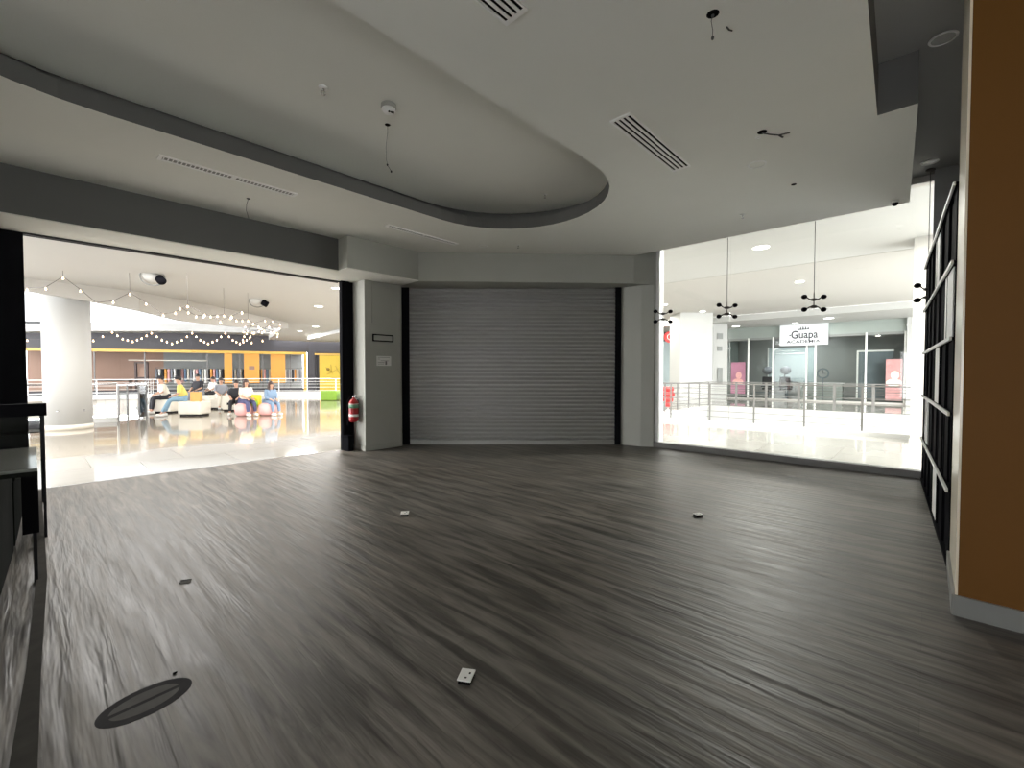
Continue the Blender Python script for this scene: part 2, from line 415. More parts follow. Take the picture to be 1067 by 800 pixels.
# right wall run
nN, nF = Vector((4.79, -.13)), Vector((8.43, .05))
struct(MB().prism([(4.79, -.50), (8.45, -.32), (8.72, -.32), (8.72, -.6), (4.79, -.8)], 0, 4.3).build('wall_right', 'dark_ceiling'))
struct(MB().prism([(8.45, -.02), (8.66, -.02), (8.66, -.35), (8.45, -.35)], 0, 4.27).build('wall_right', 'dark_ceiling'))
# ochre pillar: ochre face to the room, cream tiled flank
struct(MB().box(3.87, 4.79, -3, -.16, 0, 4.27).build('wall_right', 'orange_paint'))
struct(MB().box(3.872, 4.79, -.17, -.148, .12, 4.27).build('wall_right', 'cream_tile'))
struct(MB().box(3.852, 3.87, -3, -.14, 0, .125).build('baseboard_right', 'grey_skirting'))
struct(MB().box(3.86, 4.79, -.15, -.132, 0, .125).build('baseboard_right', 'grey_skirting'))
# left opening: track and jamb
struct(MB().box(-.05, 4.05, 8.29, 8.31, 3.225, 3.25).box(-.05, 4.05, 8.37, 8.385, 3.225, 3.25).build('trim_5', 'black_metal'))
struct(MB().box(4.04, 4.20, 8.20, 8.30, 0, 3.25).box(4.20, 4.29, 8.24, 8.36, 0, 3.25).build('trim_6', 'black'))
struct(MB().box(-.05, 4.1, 8.30, 8.35, -.0005, .004).build('trim_7', 'steel'))

# glass front on the right
w = struct(MB().box(8.52, 8.72, -.02, 4.03, 0, .10).build('window_1', 'sill_grey'))
p = MB().box(8.60, 8.612, 0, 1.31, .10, 4.26).build('pane', 'clear_glass', w)
p = MB().box(8.60, 8.612, 1.316, 2.63, .10, 4.26).build('pane', 'clear_glass', w)
p = MB().box(8.60, 8.612, 2.636, 3.98, .10, 4.26).build('pane', 'clear_glass', w)
MB().box(8.57, 8.76, 3.95, 4.028, .10, 4.26).build('window_frame', 'white_metal', w)
MB().box(8.58, 8.76, -.02, 3.95, 4.17, 4.26).build('window_frame', 'mall_cream', w)

# ============================================================ ROLLER SHUTTER
sa, sb = Vector((5.28, 7.95, 0)), Vector((8.31, 4.69, 0))
ex = (sb-sa).normalized(); LEN = (sb-sa).length
MS = frame_M(sa, ex)            # local y points away from the room
t = thing('roller_shutter', 'closed grey corrugated metal roller shutter between two wall piers', 'shutter', tuple((sa+sb)/2), 0)
b = MB(); NS = 38; z0 = .09; ph = (3.24-z0)/NS
prof = []
for k in range(NS):
    zb = z0 + k*ph
    for f, d in ((0.0, .046), (.20, .046), (.24, .006), (.38, -.008), (.58, -.014), (.78, -.008), (.95, .010)):
        prof.append((d, zb + f*ph))
prof.append((.046, z0 + NS*ph))
v0 = [b.bm.verts.new(MS @ Vector((.09, d, z))) for d, z in prof]; v1 = [b.bm.verts.new(MS @ Vector((LEN-.09, d, z))) for d, z in prof]
for i in range(len(prof)-1): b.bm.faces.new((v0[i], v1[i], v1[i+1], v0[i+1]))
b.build('slat_curtain', 'shutter_metal', t)
MB().rbox(.09, LEN-.09, -.02, .03, .0, .09, .008, 2, MS).build('bottom_bar', 'shutter_metal', t)
for x0 in (-.10, LEN-.10):
    MB().box(x0, x0+(.20 if x0 < 1 else .12), -.05, -.035, 0, 3.25, MS).box(x0, x0+.12, .05, .065, 0, 3.25, MS).box(x0 if x0 < 1 else x0+.10, x0+.02 if x0 < 1 else x0+.12, -.05, .06, 0, 3.25, MS).build('guide_rail', 'black', t)

# ============================================================ CEILING FITTINGS
def slot_diffuser(x0, x1, y0, y1, label, grp='four-slot air diffusers in the ceiling'):
    t = thing('air_diffuser', label, 'air vent', ((x0+x1)/2, (y0+y1)/2, 3.8), 0, None)
    W_ = y1-y0; e = .012; n = 4
    b = MB()
    b.box(x0, x1, y0, y0+e, 3.788, 3.8).box(x0, x1, y1-e, y1, 3.788, 3.8).box(x0, x0+.03, y0+e, y1-e, 3.788, 3.8).box(x1-.03, x1, y0+e, y1-e, 3.788, 3.8)
    b.build('frame', 'white_plastic', t)
    gap = (W_-2*e)/(2*n-1+.6)
    for k in range(n):
        ya = y0+e+.3*gap*.5 + k*2*gap
        MB().box(x0+.03, x1-.03, ya, ya+gap, 3.795, 3.7992).build('slot', 'hole_dark', t)
        if k < n-1: MB().box(x0+.03, x1-.03, ya+gap, ya+2*gap, 3.789, 3.7985).build('slat', 'white_plastic', t)
    return t
slot_diffuser(.80, 2.18, 1.89, 2.08, 'white four-slot ceiling air vent cut by the top edge of the photo')
slot_diffuser(3.64, 5.03, 1.97, 2.17, 'white four-slot ceiling air vent right of the oval ceiling recess')
def grille(x0, x1, y0, y1, label):
    t = thing('air_grille', label, 'air vent', ((x0+x1)/2, (y0+y1)/2, 3.8))
    e = .022; b = MB()
    b.box(x0, x1, y0, y0+e, 3.786, 3.8).box(x0, x1, y1-e, y1, 3.786, 3.8).box(x0, x0+.035, y0+e, y1-e, 3.786, 3.8).box(x1-.035, x1, y0+e, y1-e, 3.786, 3.8)
    xm = (x0+x1)/2; b.box(xm-.012, xm+.012, y0+e, y1-e, 3.788, 3.8)
    b.build('frame', 'white_plastic', t)
    b = MB(); n = 34
    for k in range(n):
        x = x0+.05 + (x1-x0-.1)*k/(n-1); b.box(x-.004, x+.004, y0+e, y1-e, 3.789, 3.7995)
    b.build('louvres', 'white_plastic', t)
    MB().box(x0+.03, x1-.03, y0+e, y1-e, 3.7965, 3.7995).build('backing', 'grey_skirting', t)
grille(.95, 2.37, 5.96, 6.10, 'long narrow louvred ceiling grille at left above the open side')
grille(3.80, 5.22, 6.16, 6.28, 'long narrow louvred ceiling grille near the boxed corner by the shutter')

def sprinkler(x, y, z, label, s=1.0):
    t = thing('fire_sprinkler', label, 'sprinkler', (x, y, z))
    Mo = Matrix.Translation((x, y, z)) @ Matrix.Scale(s, 4)
    MB().lathe([(.0, 0), (.04, 0), (.038, -.006), (.018, -.012), (0, -.012)], 20, Mo).build('escutcheon', 'white_plastic', t, True)
    MB().lathe([(.010, -.012), (.010, -.03), (.004, -.032)], 10, Mo).tube([Mo @ Vector((.012, 0, -.03)), Mo @ Vector((.014, 0, -.042)), Mo @ Vector((.003, 0, -.054))], .003*s, 5).tube([Mo @ Vector((-.012, 0, -.03)), Mo @ Vector((-.014, 0, -.042)), Mo @ Vector((-.003, 0, -.054))], .003*s, 5).build('nozzle', 'steel', t, True)
    MB().lathe([(.0, -.054), (.018, -.055), (.018, -.058), (0, -.058)], 12, Mo).build('deflector', 'steel', t, True)
sprinkler(1.93, 4.24, 4.20, 'small fire sprinkler in the oval ceiling recess, left of the smoke detector', 1.1)
sprinkler(5.34, 4.29, 4.20, 'small fire sprinkler near the rounded right end of the oval ceiling recess', 1.0)
sprinkler(7.08, 2.01, 3.8, 'small fire sprinkler near the ceiling edge above the left hanging lamps', 1.0)
sprinkler(6.01, 5.44, 3.8, 'small fire sprinkler above the shutter, beside a white ceiling disc', 1.0)
# smoke detector
t = thing('smoke_detector', 'round white smoke detector on the oval ceiling recess', 'smoke detector', (2.50, 4.03, 4.20))
Mo = Matrix.Translation((2.50, 4.03, 4.20)) @ Matrix.Scale(1.25, 4)
MB().lathe([(0, 0), (.060, 0), (.062, -.028), (.055, -.034)], 24, Mo).build('base', 'wall_paint', t, True)
MB().lathe([(.055, -.034), (.056, -.042), (.040, -.062), (.016, -.068), (0, -.068)], 24, Mo).build('cover', 'white_plastic', t, True)
MB().box(2.478, 2.494, 3.99, 4.006, 4.112, 4.13).box(2.50, 2.535, 3.985, 3.998, 4.112, 4.13).build('vent', 'hole_dark', t)
# dangling wires
def dangling(x, y, z, pts, label, r=.003, hole=.02, lump=None):
    t = thing('hanging_wire', label, 'wire', (x, y, z))
    MB().lathe([(0, 0), (hole*1.4, 0), (hole, -.006), (0, -.006)], 12, Matrix.Translation((x, y, z))).build('hole', 'hole_dark', t)
    MB().tube([(x+a, y+b_, z+c) for a, b_, c in pts], r, 6).build('cable', 'wire', t, True)
    if lump:
        for (a, b_, c) in lump: MB().ball((x+a, y+b_, z+c), .010, 8, 6, (1, 1, 1.4)).build('connector', 'wire', t, True)
    return t
dangling(2.69, 4.36, 4.20, [(0, 0, 0), (0, .0, -.08), (-.015, .01, -.24), (-.01, .01, -.38), (0, .0, -.44), (.03, -.02, -.50)], 'thin dark wire dangling from the oval ceiling recess below the smoke detector', .0025, .022, [(-.002, .005, -.43), (.03, -.02, -.50)])
dangling(1.99, 6.62, 3.8, [(0, 0, 0), (-.02, .01, -.08), (-.025, .01, -.16), (0, 0, -.26)], 'thin pale wire dangling in front of the left beam, near a louvred grille', .003, .018)
t = dangling(3.02, 1.05, 3.8, [(0, 0, 0), (0, .01, -.04), (0, 0, -.10), (0, 0, -.15)], 'black cable stub hanging from a ceiling hole near the top edge of the photo', .002, .028, [(0, 0, -.01), (0, 0, -.15)])
MB().tube([(3.19, 1.02, 3.8), (3.21, 1.01, 3.785), (3.24, 1.0, 3.79)], .005, 6).build('loose_end', 'wire', t)
# open junction with wires
t = thing('junction_box', 'open ceiling hole with loose wires between the slotted vent and the dark side strip', 'junction box', (4.84, 1.14, 3.8))
MB().lathe([(0, 0), (.042, 0), (.036, -.006), (0, -.006)], 14, Matrix.Translation((4.80, 1.20, 3.8))).build('hole', 'hole_dark', t)
MB().tube([(4.80, 1.2, 3.79), (4.84, 1.14, 3.77), (4.90, 1.08, 3.765), (4.95, 1.0, 3.78)], .007, 6).tube([(4.90, 1.08, 3.765), (4.96, 1.06, 3.76)], .009, 6).build('cable', 'wire', t, True)
MB().torus((4.86, 1.25, 3.785), .022, .006, 14, 6).build('ring', 'white_plastic', t, True)
# blanked rings / discs
def ring_light(x, y, z, R, label, name='recessed_downlight'):
    t = thing(name, label, 'ceiling light', (x, y, z))
    MB().torus((x, y, z), R, .010, 28, 8).build('trim_ring', 'white_metal', t, True)
    MB().lathe([(0, -.001), (R-.004, -.001), (R-.004, -.004), (0, -.004)], 28, Matrix.Translation((x, y, z))).build('lens', 'ceiling_paint' if z < 4 else 'grey_skirting', t)
ring_light(5.50, 1.42, 3.8, .085, 'unlit round recessed ceiling light with white rim near the slotted vent')
ring_light(5.62, 5.95, 3.8, .075, 'unlit round white ceiling disc above the roller shutter')
ring_light(8.10, .03, 4.27, .085, 'unlit silver rimmed downlight in the dark strip above the black shelf top')
ring_light(5.20, -.045, 4.27, .085, 'unlit silver rimmed downlight in the dark strip next to the ochre pillar top')
o = MB().lathe([(0, 0), (.03, 0), (.028, -.004), (0, -.004)], 14, Matrix.Translation((6.39, 1.24, 3.8))).build('ceiling_hole', 'hole_dark')
tag(center(o), 'small dark drilled hole in the ceiling right of the unlit round light', 'hole')
# dome camera
t = thing('dome_camera', 'tiny dark dome security camera under the right ceiling edge', 'security camera', (7.92, .36, 3.8))
MB().lathe([(0, 0), (.045, 0), (.045, -.03), (0, -.03)], 18, Matrix.Translation((7.92, .36, 3.8))).build('mount', 'white_plastic', t, True)
MB().ball((7.92, .36, 3.765), .036, 14, 10).build('dome', 'black_gloss', t, True)

# ============================================================ PENDANT LAMPS
def pendant(x, y, label, rz):
    t = thing('pendant_lamp', label, 'pendant lamp', (x, y, 2.5), rz, None)
    Mo = Matrix.Translation((x, y, 0))
    MB().tube([(x, y, 4.27), (x, y, 2.74)], .005, 6).build('cord', 'wire', t)
    MB().lathe([(0, 4.27), (.05, 4.27), (.05, 4.25), (.01, 4.235), (0, 4.235)], 16, Mo).build('canopy', 'wire_brown', t, True)
    MB().tube([(x, y, 2.75), (x, y, 2.51)], .008, 8).lathe([(.008, 2.67), (.045, 2.66), (.045, 2.63), (.008, 2.62)], 14, Mo).lathe([(.008, 2.56), (.045, 2.55), (.045, 2.52), (.008, 2.51)], 14, Mo).build('hub', 'wire_brown', t, True)
    R_ = Matrix.Rotation(rz, 4, 'Z')
    for dz, sg in ((2.645, 1), (2.535, -1)):
        for a in (0, PI):
            d = R_ @ Vector((math.cos(a), math.sin(a), 0))
            p0 = Vector((x, y, dz)); p1 = p0 + d*.07 + Vector((0, 0, sg*.006)); p2 = p0 + d*.125 + Vector((0, 0, sg*.045))
            ar = MB().tube([p0, p1, p2], .010, 6).build('arm', 'wire_brown', t, True)
            MB().ball(p2 + d*.025, .042, 14, 10, (1, 1, .85)).build('bulb', 'black_gloss', ar, True)
    return t
for k, (y, lab) in enumerate(((3.80, 'dark four-armed hanging lamp right at the left end of the shop window'),
                 (2.62, 'dark four-armed hanging lamp, second from the shutter'),
                 (1.33, 'dark four-armed hanging lamp in front of the white shop sign across the hall'),
                 (.02, 'dark four-armed hanging lamp half hidden by the black shelf wall'))):
    pendant(8.4, y, lab, (-.75, -.72, -.85, -.75)[k])

# ============================================================ BLACK SHELF WALL (right)
e2 = (nF-nN).normalized(); SL = (nF-nN).length
MSH = frame_M((nN.x, nN.y, 0), (e2.x, e2.y, 0))       # local y points to the room (+)
t = thing('shelf_wall', 'tall black display shelf with white shelf edges along the right wall', 'shelf', (6.6, -.2, 0), 0)
MB().box(0, SL, -.32, -.29, 0, 2.94, MSH).build('back_panel', 'black_gloss', t)
zs = [.60, 1.19, 1.77, 2.35, 2.94]
for z in zs:
    s_ = MB().box(0, SL, -.29, 0, z-.018, z+.002, MSH).build('shelf_board', 'black_gloss', t)
    MB().box(0, SL, 0, .014, z-.024, z+.006, MSH).build('edge_strip', 'white_metal', s_)
MB().box(0, SL, -.29, 0, 0, .03, MSH).build('plinth', 'black', t)
for k in range(7):
    x = SL*k/6
    MB().box(max(0, x-.012), min(SL, x+.012), -.29, -.01, .03, 2.92, MSH).build('divider', 'black_gloss', t)
zr = [.03] + zs
for r_, xa, xb in ((4, 2.5, 3.25), (3, .25, 1.3), (2, 2.1, 2.85), (1, 4.5, 5.3), (0, 2.1, 2.8)):
    MB().box(SL*xa/6, SL*xb/6, -.20, -.012, zr[r_]+.004, zr[r_+1]-.02, MSH).build('pale_panel', 'white_plastic', t)
# black fill doors of the closed compartments, with thin seams
for r_ in range(5):
    for k in range(12):
        xa, xb = SL*k/12+.008, SL*(k+1)/12-.008
        if any(rr == r_ and xb > SL*a/6 and xa < SL*c/6 for rr, a, c in ((4, 2.5, 3.25), (3, .25, 1.3), (2, 2.1, 2.85), (1, 4.5, 5.3), (0, 2.1, 2.8))): continue
        MB().box(xa, xb, -.055, -.016 - .012*((k+r_) % 2), zr[r_]+.004, zr[r_+1]-.02, MSH).build('fill_panel', 'black_gloss', t)

# ============================================================ LEFT GLASS COUNTERS
t = thing('display_counter', 'low glass-topped dark display counter at the left edge, nearest the camera', 'display case', (-.7, 5.0, 0))
MB().prism([(-1.6, 4.3), (-.185, 4.3), (-.135, 5.6), (-1.6, 5.6)], 0, .80).build('body', 'cabinet_dark', t)
MB().box(-1.6, .01, 4.42, 5.70, .83, .85).build('glass_top', mat('counter_top', (.20, .21, .19), .12, var=.15, scale=4), t)  # opaque grey stands in for the reflection on the glass
MB().box(-1.6, .01, 4.42, 4.44, .80, .83).box(-.01, .01, 4.44, 5.70, .80, .83).build('top_frame', 'cabinet_dark', t)
for y in (4.66, 5.60): MB().box(-.02, .0, y, y+.022, 0, .80).build('post', 'black_metal', t)
MB().box(-.07, .012, 4.62, 4.72, .36, .80).build('bracket', 'black', t)
t = thing('display_case', 'taller glass display case with a black top rail behind the low left counter', 'display case', (-.7, 6.7, 0))
MB().prism([(-1.6, 5.75), (-.13, 5.75), (-.09, 7.5), (-1.6, 7.5)], 0, .55).build('body', 'cabinet_dark', t)
MB().box(-1.6, .08, 5.85, 5.93, 1.11, 1.22).box(-1.6, .09, 7.45, 7.5, 1.11, 1.13).box(.03, .07, 5.93, 7.45, 1.11, 1.13).build('top_rail', 'black', t)
MB().box(-1.6, .05, 5.88, 5.892, .55, 1.11).build('pane', 'shop_glass', t)
MB().box(.055, .063, 5.93, 7.45, .1, 1.11).build('pane', 'shop_glass', t)
MB().box(-1.6, .04, 5.93, 7.4, .95, .96).build('glass_shelf', 'shop_glass', t)
for y in (5.86, 7.45): MB().box(.045, .065, y, y+.02, 0, 1.11).build('post', 'black_metal', t)
o = MB().prism([(-.10, .5), (-.02, .5), (-.02, 2.2), (.0, 3.2), (.045, 4.7), (.05, 8.2), (-.03, 8.2), (-.01, 4.7), (-.05, 3.3), (-.09, 2.5)], .0, .012).build('floor_strip', 'strip_dark')
tag(o, 'dark worn strip on the floor running along the left display cases', 'floor strip')

# ============================================================ FLOOR ITEMS
def outlet(x, y, s, rz, label, h=.028):
    t = thing('floor_socket', label, 'floor socket', (x, y, 0), rz)
    M = Matrix.Translation((x, y, 0)) @ Matrix.Rotation(rz, 4, 'Z')
    MB().rbox(-s/2+.004, s/2-.004, -s*.4+.004, s*.4-.004, .0005, h-.006, .003, 2, M).build('box', 'hole_dark', t)
    MB().rbox(-s/2, s/2, -s*.4, s*.4, h-.008, h, .003, 2, M).build('lid', 'paper', t)
    MB().box(-s*.32, -s*.22, -s*.1, s*.02, h-.0005, h+.001, M).build('screw', 'strip_dark', t)
    MB().box(s*.05, s*.2, -s*.22, -s*.12, h-.0005, h+.0008, M).build('screw', 'strip_dark', t)
outlet(1.415, 1.622, .088, .55, 'pale metal floor socket lid in the middle foreground')
outlet(2.64, 4.0, .105, .9, 'pale floor socket lid in front of the shutter, left of centre')
outlet(4.70, 1.725, .085, -.5, 'pale metal floor socket lid on the right half of the floor', .03)
t = thing('floor_patch', 'small chipped hole in the planks at the left with a dark edge', 'floor damage', (.71, 3.88, 0))
MB().prism([(.68, 3.86), (.735, 3.83), (.76, 3.885), (.70, 3.915)], .0006, .003).build('hole', 'hole_dark', t)
MB().prism([(.685, 3.845), (.738, 3.82), (.752, 3.868), (.69, 3.89)], .003, .005).build('chip', 'decal_grey', t)
o = MB().ball((.455, 2.72, .004), .008, 8, 6, (1.3, 1, .5)).build('debris', 'hole_dark'); tag(center(o), 'tiny dark crumb on the floor above the oval floor mark', 'debris')
# oval mark on the floor
t = thing('floor_sticker', 'dark oval worn sticker with a split grey centre on the floor, lower left', 'floor sticker', (.325, 2.58, 0))
def ell(cx_, cy_, a, b_, rz, n=40, t0=0, t1=2*PI):
    return [(cx_ + a*math.cos(u)*math.cos(rz) - b_*math.sin(u)*math.sin(rz), cy_ + a*math.cos(u)*math.sin(rz) + b_*math.sin(u)*math.cos(rz)) for u in [t0 + (t1-t0)*k/n for k in range(n)]]
MB().prism(ell(.325, 2.585, .175, .115, .12), .0004, .0012).build('border', 'decal_dark', t)
for sg in (1, -1):
    pts = ell(.322, 2.585 + sg*.006, .128, .072, .12, 22, 0 if sg > 0 else PI, PI if sg > 0 else 2*PI)
    MB().prism(pts, .0012, .0018).build('inset', 'decal_grey', t)

# ============================================================ FIRE EXTINGUISHER and wall bits
ex_, ey_ = 4.17, 8.02
t = thing('fire_extinguisher', 'red fire extinguisher hung on the pale wall end beside the open front', 'fire extinguisher', (ex_, ey_, .54))
Mo = Matrix.Translation((ex_, ey_, 0))
MB().lathe([(0, .555), (.06, .555), (.085, .575), (.088, .62), (.088, .90), (.078, .95), (.045, .99), (.022, 1.0), (.022, 1.02), (0, 1.02)], 28, Mo).build('cylinder', 'red_paint', t, True)
MB().lathe([(.0888, .82), (.0888, .89)], 28, Mo).build('label_band', 'label_green', t, True)
MB().lathe([(.0886, .66), (.0886, .705)], 28, Mo).build('label_band', 'white_plastic', t, True)
MB().lathe([(.0886, .895), (.0886, .905)], 28, Mo).build('label_band', 'white_plastic', t, True)
MB().lathe([(.018, 1.02), (.02, 1.05), (.012, 1.06), (0, 1.06)], 14, Mo).bar((ex_, ey_, 1.05), (ex_+.01, ey_-.11, 1.085), .02, .008).bar((ex_, ey_, 1.035), (ex_+.01, ey_-.09, 1.03), .018, .008).build('valve', 'steel', t, True)
MB().tube([(ex_, ey_, 1.045), (ex_-.04, ey_+.05, 1.05), (ex_-.085, ey_+.07, .95), (ex_-.095, ey_+.06, .75), (ex_-.09, ey_+.05, .60)], .011, 8).tube([(ex_-.09, ey_+.05, .60), (ex_-.09, ey_+.05, .50)], [.012, .02], 8).build('hose', 'black', t, True)
MB().box(4.262, 4.292, ey_-.03, ey_+.03, .62, 1.0).build('wall_bracket', 'steel', t)
t = thing('litter_scoop', 'small black upright floor box under the red fire extinguisher', 'box', (4.10, 8.10, 0), .2)
Mq = Matrix.Translation((4.10, 8.10, 0)) @ Matrix.Rotation(.2, 4, 'Z')
MB().rbox(-.06, .06, -.08, .08, 0, .26, .01, 2, Mq).build('body', 'black', t)
MB().rbox(-.075, .05, -.085, .085, .26, .30, .008, 2, Mq).build('lid', 'black_gloss', t)
MB().tube([Mq @ Vector((-.05, .06, .28)), Mq @ Vector((-.055, .06, .52))], .008, 8).build('handle', 'black', t, True)
b = MB(); x0, x1, za, zb = 4.45, 4.90, 2.10, 2.24
b.box(x0, x1, 7.782, 7.80, za, za+.022).box(x0, x1, 7.782, 7.80, zb-.022, zb).box(x0, x0+.022, 7.782, 7.80, za+.022, zb-.022).box(x1-.022, x1, 7.782, 7.80, za+.022, zb-.022)
t = thing('sign_holder', 'empty black rectangular sign frame on the grey column left of the shutter', 'sign frame', ((x0+x1)/2, 7.79, za))
b.build('frame', 'black', t); MB().box(x0+.022, x1-.022, 7.790, 7.80, za+.022, zb-.022).build('backing', 'wall_paint', t)
t = thing('notice', 'small white printed notice on the grey column below the empty black frame', 'notice', (4.68, 7.79, 1.68))
MB().box(4.53, 4.85, 7.793, 7.80, 1.63, 1.82).build('sheet', 'paper', t)
b = MB()
for k, (xa, xb) in enumerate(((4.56, 4.82), (4.56, 4.60), (4.62, 4.80), (4.56, 4.70), (4.56, 4.69))):
    b.box(xa, xb, 7.7915, 7.7932, 1.79-.032*k, 1.797-.032*k)
b.box(4.72, 4.755, 7.7915, 7.7932, 1.65, 1.72)
b.build('print', 'grey_skirting', t)

# ============================================================ CONCOURSE CEILINGS
curve = [(-.05, 15.90), (1.04, 16.02), (2.08, 16.23), (3.22, 17.05), (4.14, 17.70), (5.92, 19.31), (7.93, 21.27)]
zbot = [3.47, 3.37, 3.25, 3.12, 3.12, 3.24, 3.50]
cl = [(-13, 8.44), (5.3, 8.44), (8.84, 4.95), (9.4, 9.8), (20, 9.8), (20, 28.5), (17.9, 30.2), (13.9, 33.3), (11.6, 33.3)] + [(x, y) for x, y in curve[::-1]] + [(-13, 15.2)]
struct(slab('ceiling', cl, [], 3.76, 3.96, 'mall_white'))
struct(slab('ceiling', [(8.65, -7), (23.5, -7), (23.5, 12.5), (9.3, 12.5), (8.76, 4.9), (8.65, 4.6)], [[(9.2, -6.5), (12.8, -6.5), (12.8, -1.6), (9.2, -1.6)], [(9.9, 9.6), (12.4, 9.6), (12.4, 12), (9.9, 12)], [(14.2, -6.5), (20, -6.5), (20, -1.6), (14.2, -1.6)]], 4.31, 4.45, 'mall_white'))  # holes are unseen openings added to let daylight into the right hall
struct(slab('ceiling', [(13.65, -7), (23.5, -7), (23.5, 14), (13.65, 9.7)], [[(14.2, -6.5), (20, -6.5), (20, -1.6), (14.2, -1.6)]], 4.302, 4.31, 'mall_cream'))
struct(slab('ceiling', [(23.5, -7), (34, -7), (34, 16), (23.5, 16)], [], 4.02, 4.3, 'mall_white'))
struct(slab('ceiling', [(20, 9.8), (23.5, 12.5), (34, 16), (34, 26), (20, 26)], [], 4.1, 4.3, 'mall_white'))
# tall clerestory glazing above the far slab edge, roof over the left opening
g_ = [(-13, 43.6), (-2.2, 40.6), (.1, 38.8), (2.8, 37.4), (7.3, 35.2), (11.4, 33.0)]
w = struct(MB().prism(g_ + [(x+.03, y+.06) for x, y in g_[::-1]], 4.35, 7.5).build('window_3', 'tinted_roof_glass'))
struct(slab('ceiling', [(-13, 15), (-.05, 15.9), (3.2, 17), (8, 21.2), (11.8, 33.2), (7.3, 35.6), (-2, 41), (-13, 44)], [], 7.5, 7.6, 'mall_white'))
# curved bulkhead
b = MB(); cc = [(-13, 15.0, 3.5)] + [(x, y, z) for (x, y), z in zip(curve, zbot)]
vs = []
for i, (x, y, z) in enumerate(cc):
    j0, j1 = cc[max(i-1, 0)], cc[min(i+1, len(cc)-1)]
    tx, ty = j1[0]-j0[0], j1[1]-j0[1]; l = math.hypot(tx, ty); nx, ny = -ty/l, tx/l
    vs.append([b.bm.verts.new(p) for p in ((x, y, z), (x, y, 7.5), (x+nx*.2, y+ny*.2, 7.5), (x+nx*.2, y+ny*.2, z))])
for a, c in zip(vs, vs[1:]):
    for k in range(4): b.bm.faces.new((a[k], c[k], c[(k+1) % 4], a[(k+1) % 4]))
b.bm.faces.new(vs[0]); b.bm.faces.new(vs[-1][::-1])
struct(b.build('trim_8', 'mall_cream'))
# far slab edge in front of the storefront
b = MB(); fs = [(-13, 43.0, 3.85, 4.5), (-2.36, 40.0, 3.87, 4.4), (-.11, 38.2, 3.9, 4.33), (2.54, 36.8, 4.0, 4.46), (7.06, 34.6, 4.16, 4.65), (11.2, 32.2, 4.12, 4.6)]
vs = [[b.bm.verts.new(p) for p in ((x, y, a), (x, y, c), (x+1.0, y+2.2, c), (x+1.0, y+2.2, a))] for x, y, a, c in fs]
for a, c in zip(vs, vs[1:]):
    for k in range(4): b.bm.faces.new((a[k], c[k], c[(k+1) % 4], a[(k+1) % 4]))
b.bm.faces.new(vs[0]); b.bm.faces.new(vs[-1][::-1]); struct(b.build('trim_9', 'mall_white'))
struct(slab('ceiling', [(10.8, 21.4), (15.5, 21.0), (15.2, 27.2), (11.8, 28.6)], [], 3.58, 3.759, 'mall_white'))
struct(MB().prism([(7.93, 21.27), (8.1, 21.2), (11.6, 33.5), (11.2, 33.5)], 3.77, 7.5).build('wall_left', 'mall_white'))
# slab edge faces at the right void
struct(MB().box(20.14, 20.18, -6, 7.06, -.95, .03).box(13.7, 20.14, 7.04, 7.08, -.95, .03).build('trim_10', 'mall_white'))

# recessed downlights of the concourse
def downlight(x, y, z, r, label, grp):
    t = thing('recessed_downlight', label, 'ceiling light', (x, y, z), 0, grp)
    MB().torus((x, y, z), r, .012, 20, 6).build('trim_ring', 'white_metal', t, True)
    MB().lathe([(0, -.003), (r-.005, -.003), (r-.005, -.008), (0, -.008)], 20, Matrix.Translation((x, y, z))).build('lamp', 'lamp_on', t)
for x, y, r, lab in ((11.2, 2.79, .17, 'largest lit round downlight seen through the right glass, nearest of them'),
                  (16.11, 2.93, .13, 'lit round downlight in the hall ceiling right of the centre hanging lamps'),
                  (20.87, 7.56, .13, 'lit round downlight in the hall ceiling above the white wall left of the sign'),
                  (17.77, 7.95, .10, 'small lit downlight near the left end hanging lamp'),
                  (12.9, 6.2, .07, 'small dim downlight close to the window frame end')):
    downlight(x, y, 4.285 if x > 13.65 else 4.31, r, lab, None)
for x, y, r, lab in ((25.2, 3.4, .20, 'bright downlight just right of the white shop sign'), (26.2, 7.7, .2, 'bright downlight left of the white shop sign above the pier'), (26.6, 5.0, .15, 'small downlight hidden just behind the white shop sign top')):
    downlight(x, y, 4.02, r, lab, None)
for x, y, r, lab in ((6.70, 15.27, .14, 'lit round downlight right of the round wall spots in the left hall'),
                     (9.52, 22.04, .16, 'lit round downlight further down the left hall ceiling'),
                     (9.95, 25.0, .13, 'farthest small downlight over the dark shop fascia'),
                     (5.58, 11.64, .12, 'lit round downlight by the black jamb of the open front')):
    downlight(x, y, 3.76, r, lab, None)
# big swivel spots
def spot(x, y, label, dirv):
    t = thing('swivel_spotlight', label, 'spotlight', (x, y, 3.76))
    nd = Vector((-.12, -.72, -.69)).normalized(); Mt = nd.to_track_quat('Z', 'Y').to_matrix().to_4x4(); c = Vector((x, y, 3.70))
    MB().torus(c, .225, .016, 32, 8, Mt).build('trim_ring', 'shop_grey', t, True)
    MB().ball(c + Vector((0, .03, .06)), .20, 20, 12, (1, 1, .8)).build('ball_housing', 'mall_white', t, True)
    d = Vector(dirv).normalized(); c2 = c + Vector((.11, -.08, -.02))
    MB().tube([c2, c2 + d*.16], [.09, .095], 20).build('lens_barrel', 'black_gloss', t, True)
spot(1.93, 13.15, 'round ceiling spotlight with black lens, left one in the open hall', (.15, -.85, -.5))
spot(4.78, 15.2, 'round ceiling spotlight with black lens, right one in the open hall', (.75, -.45, -.5))

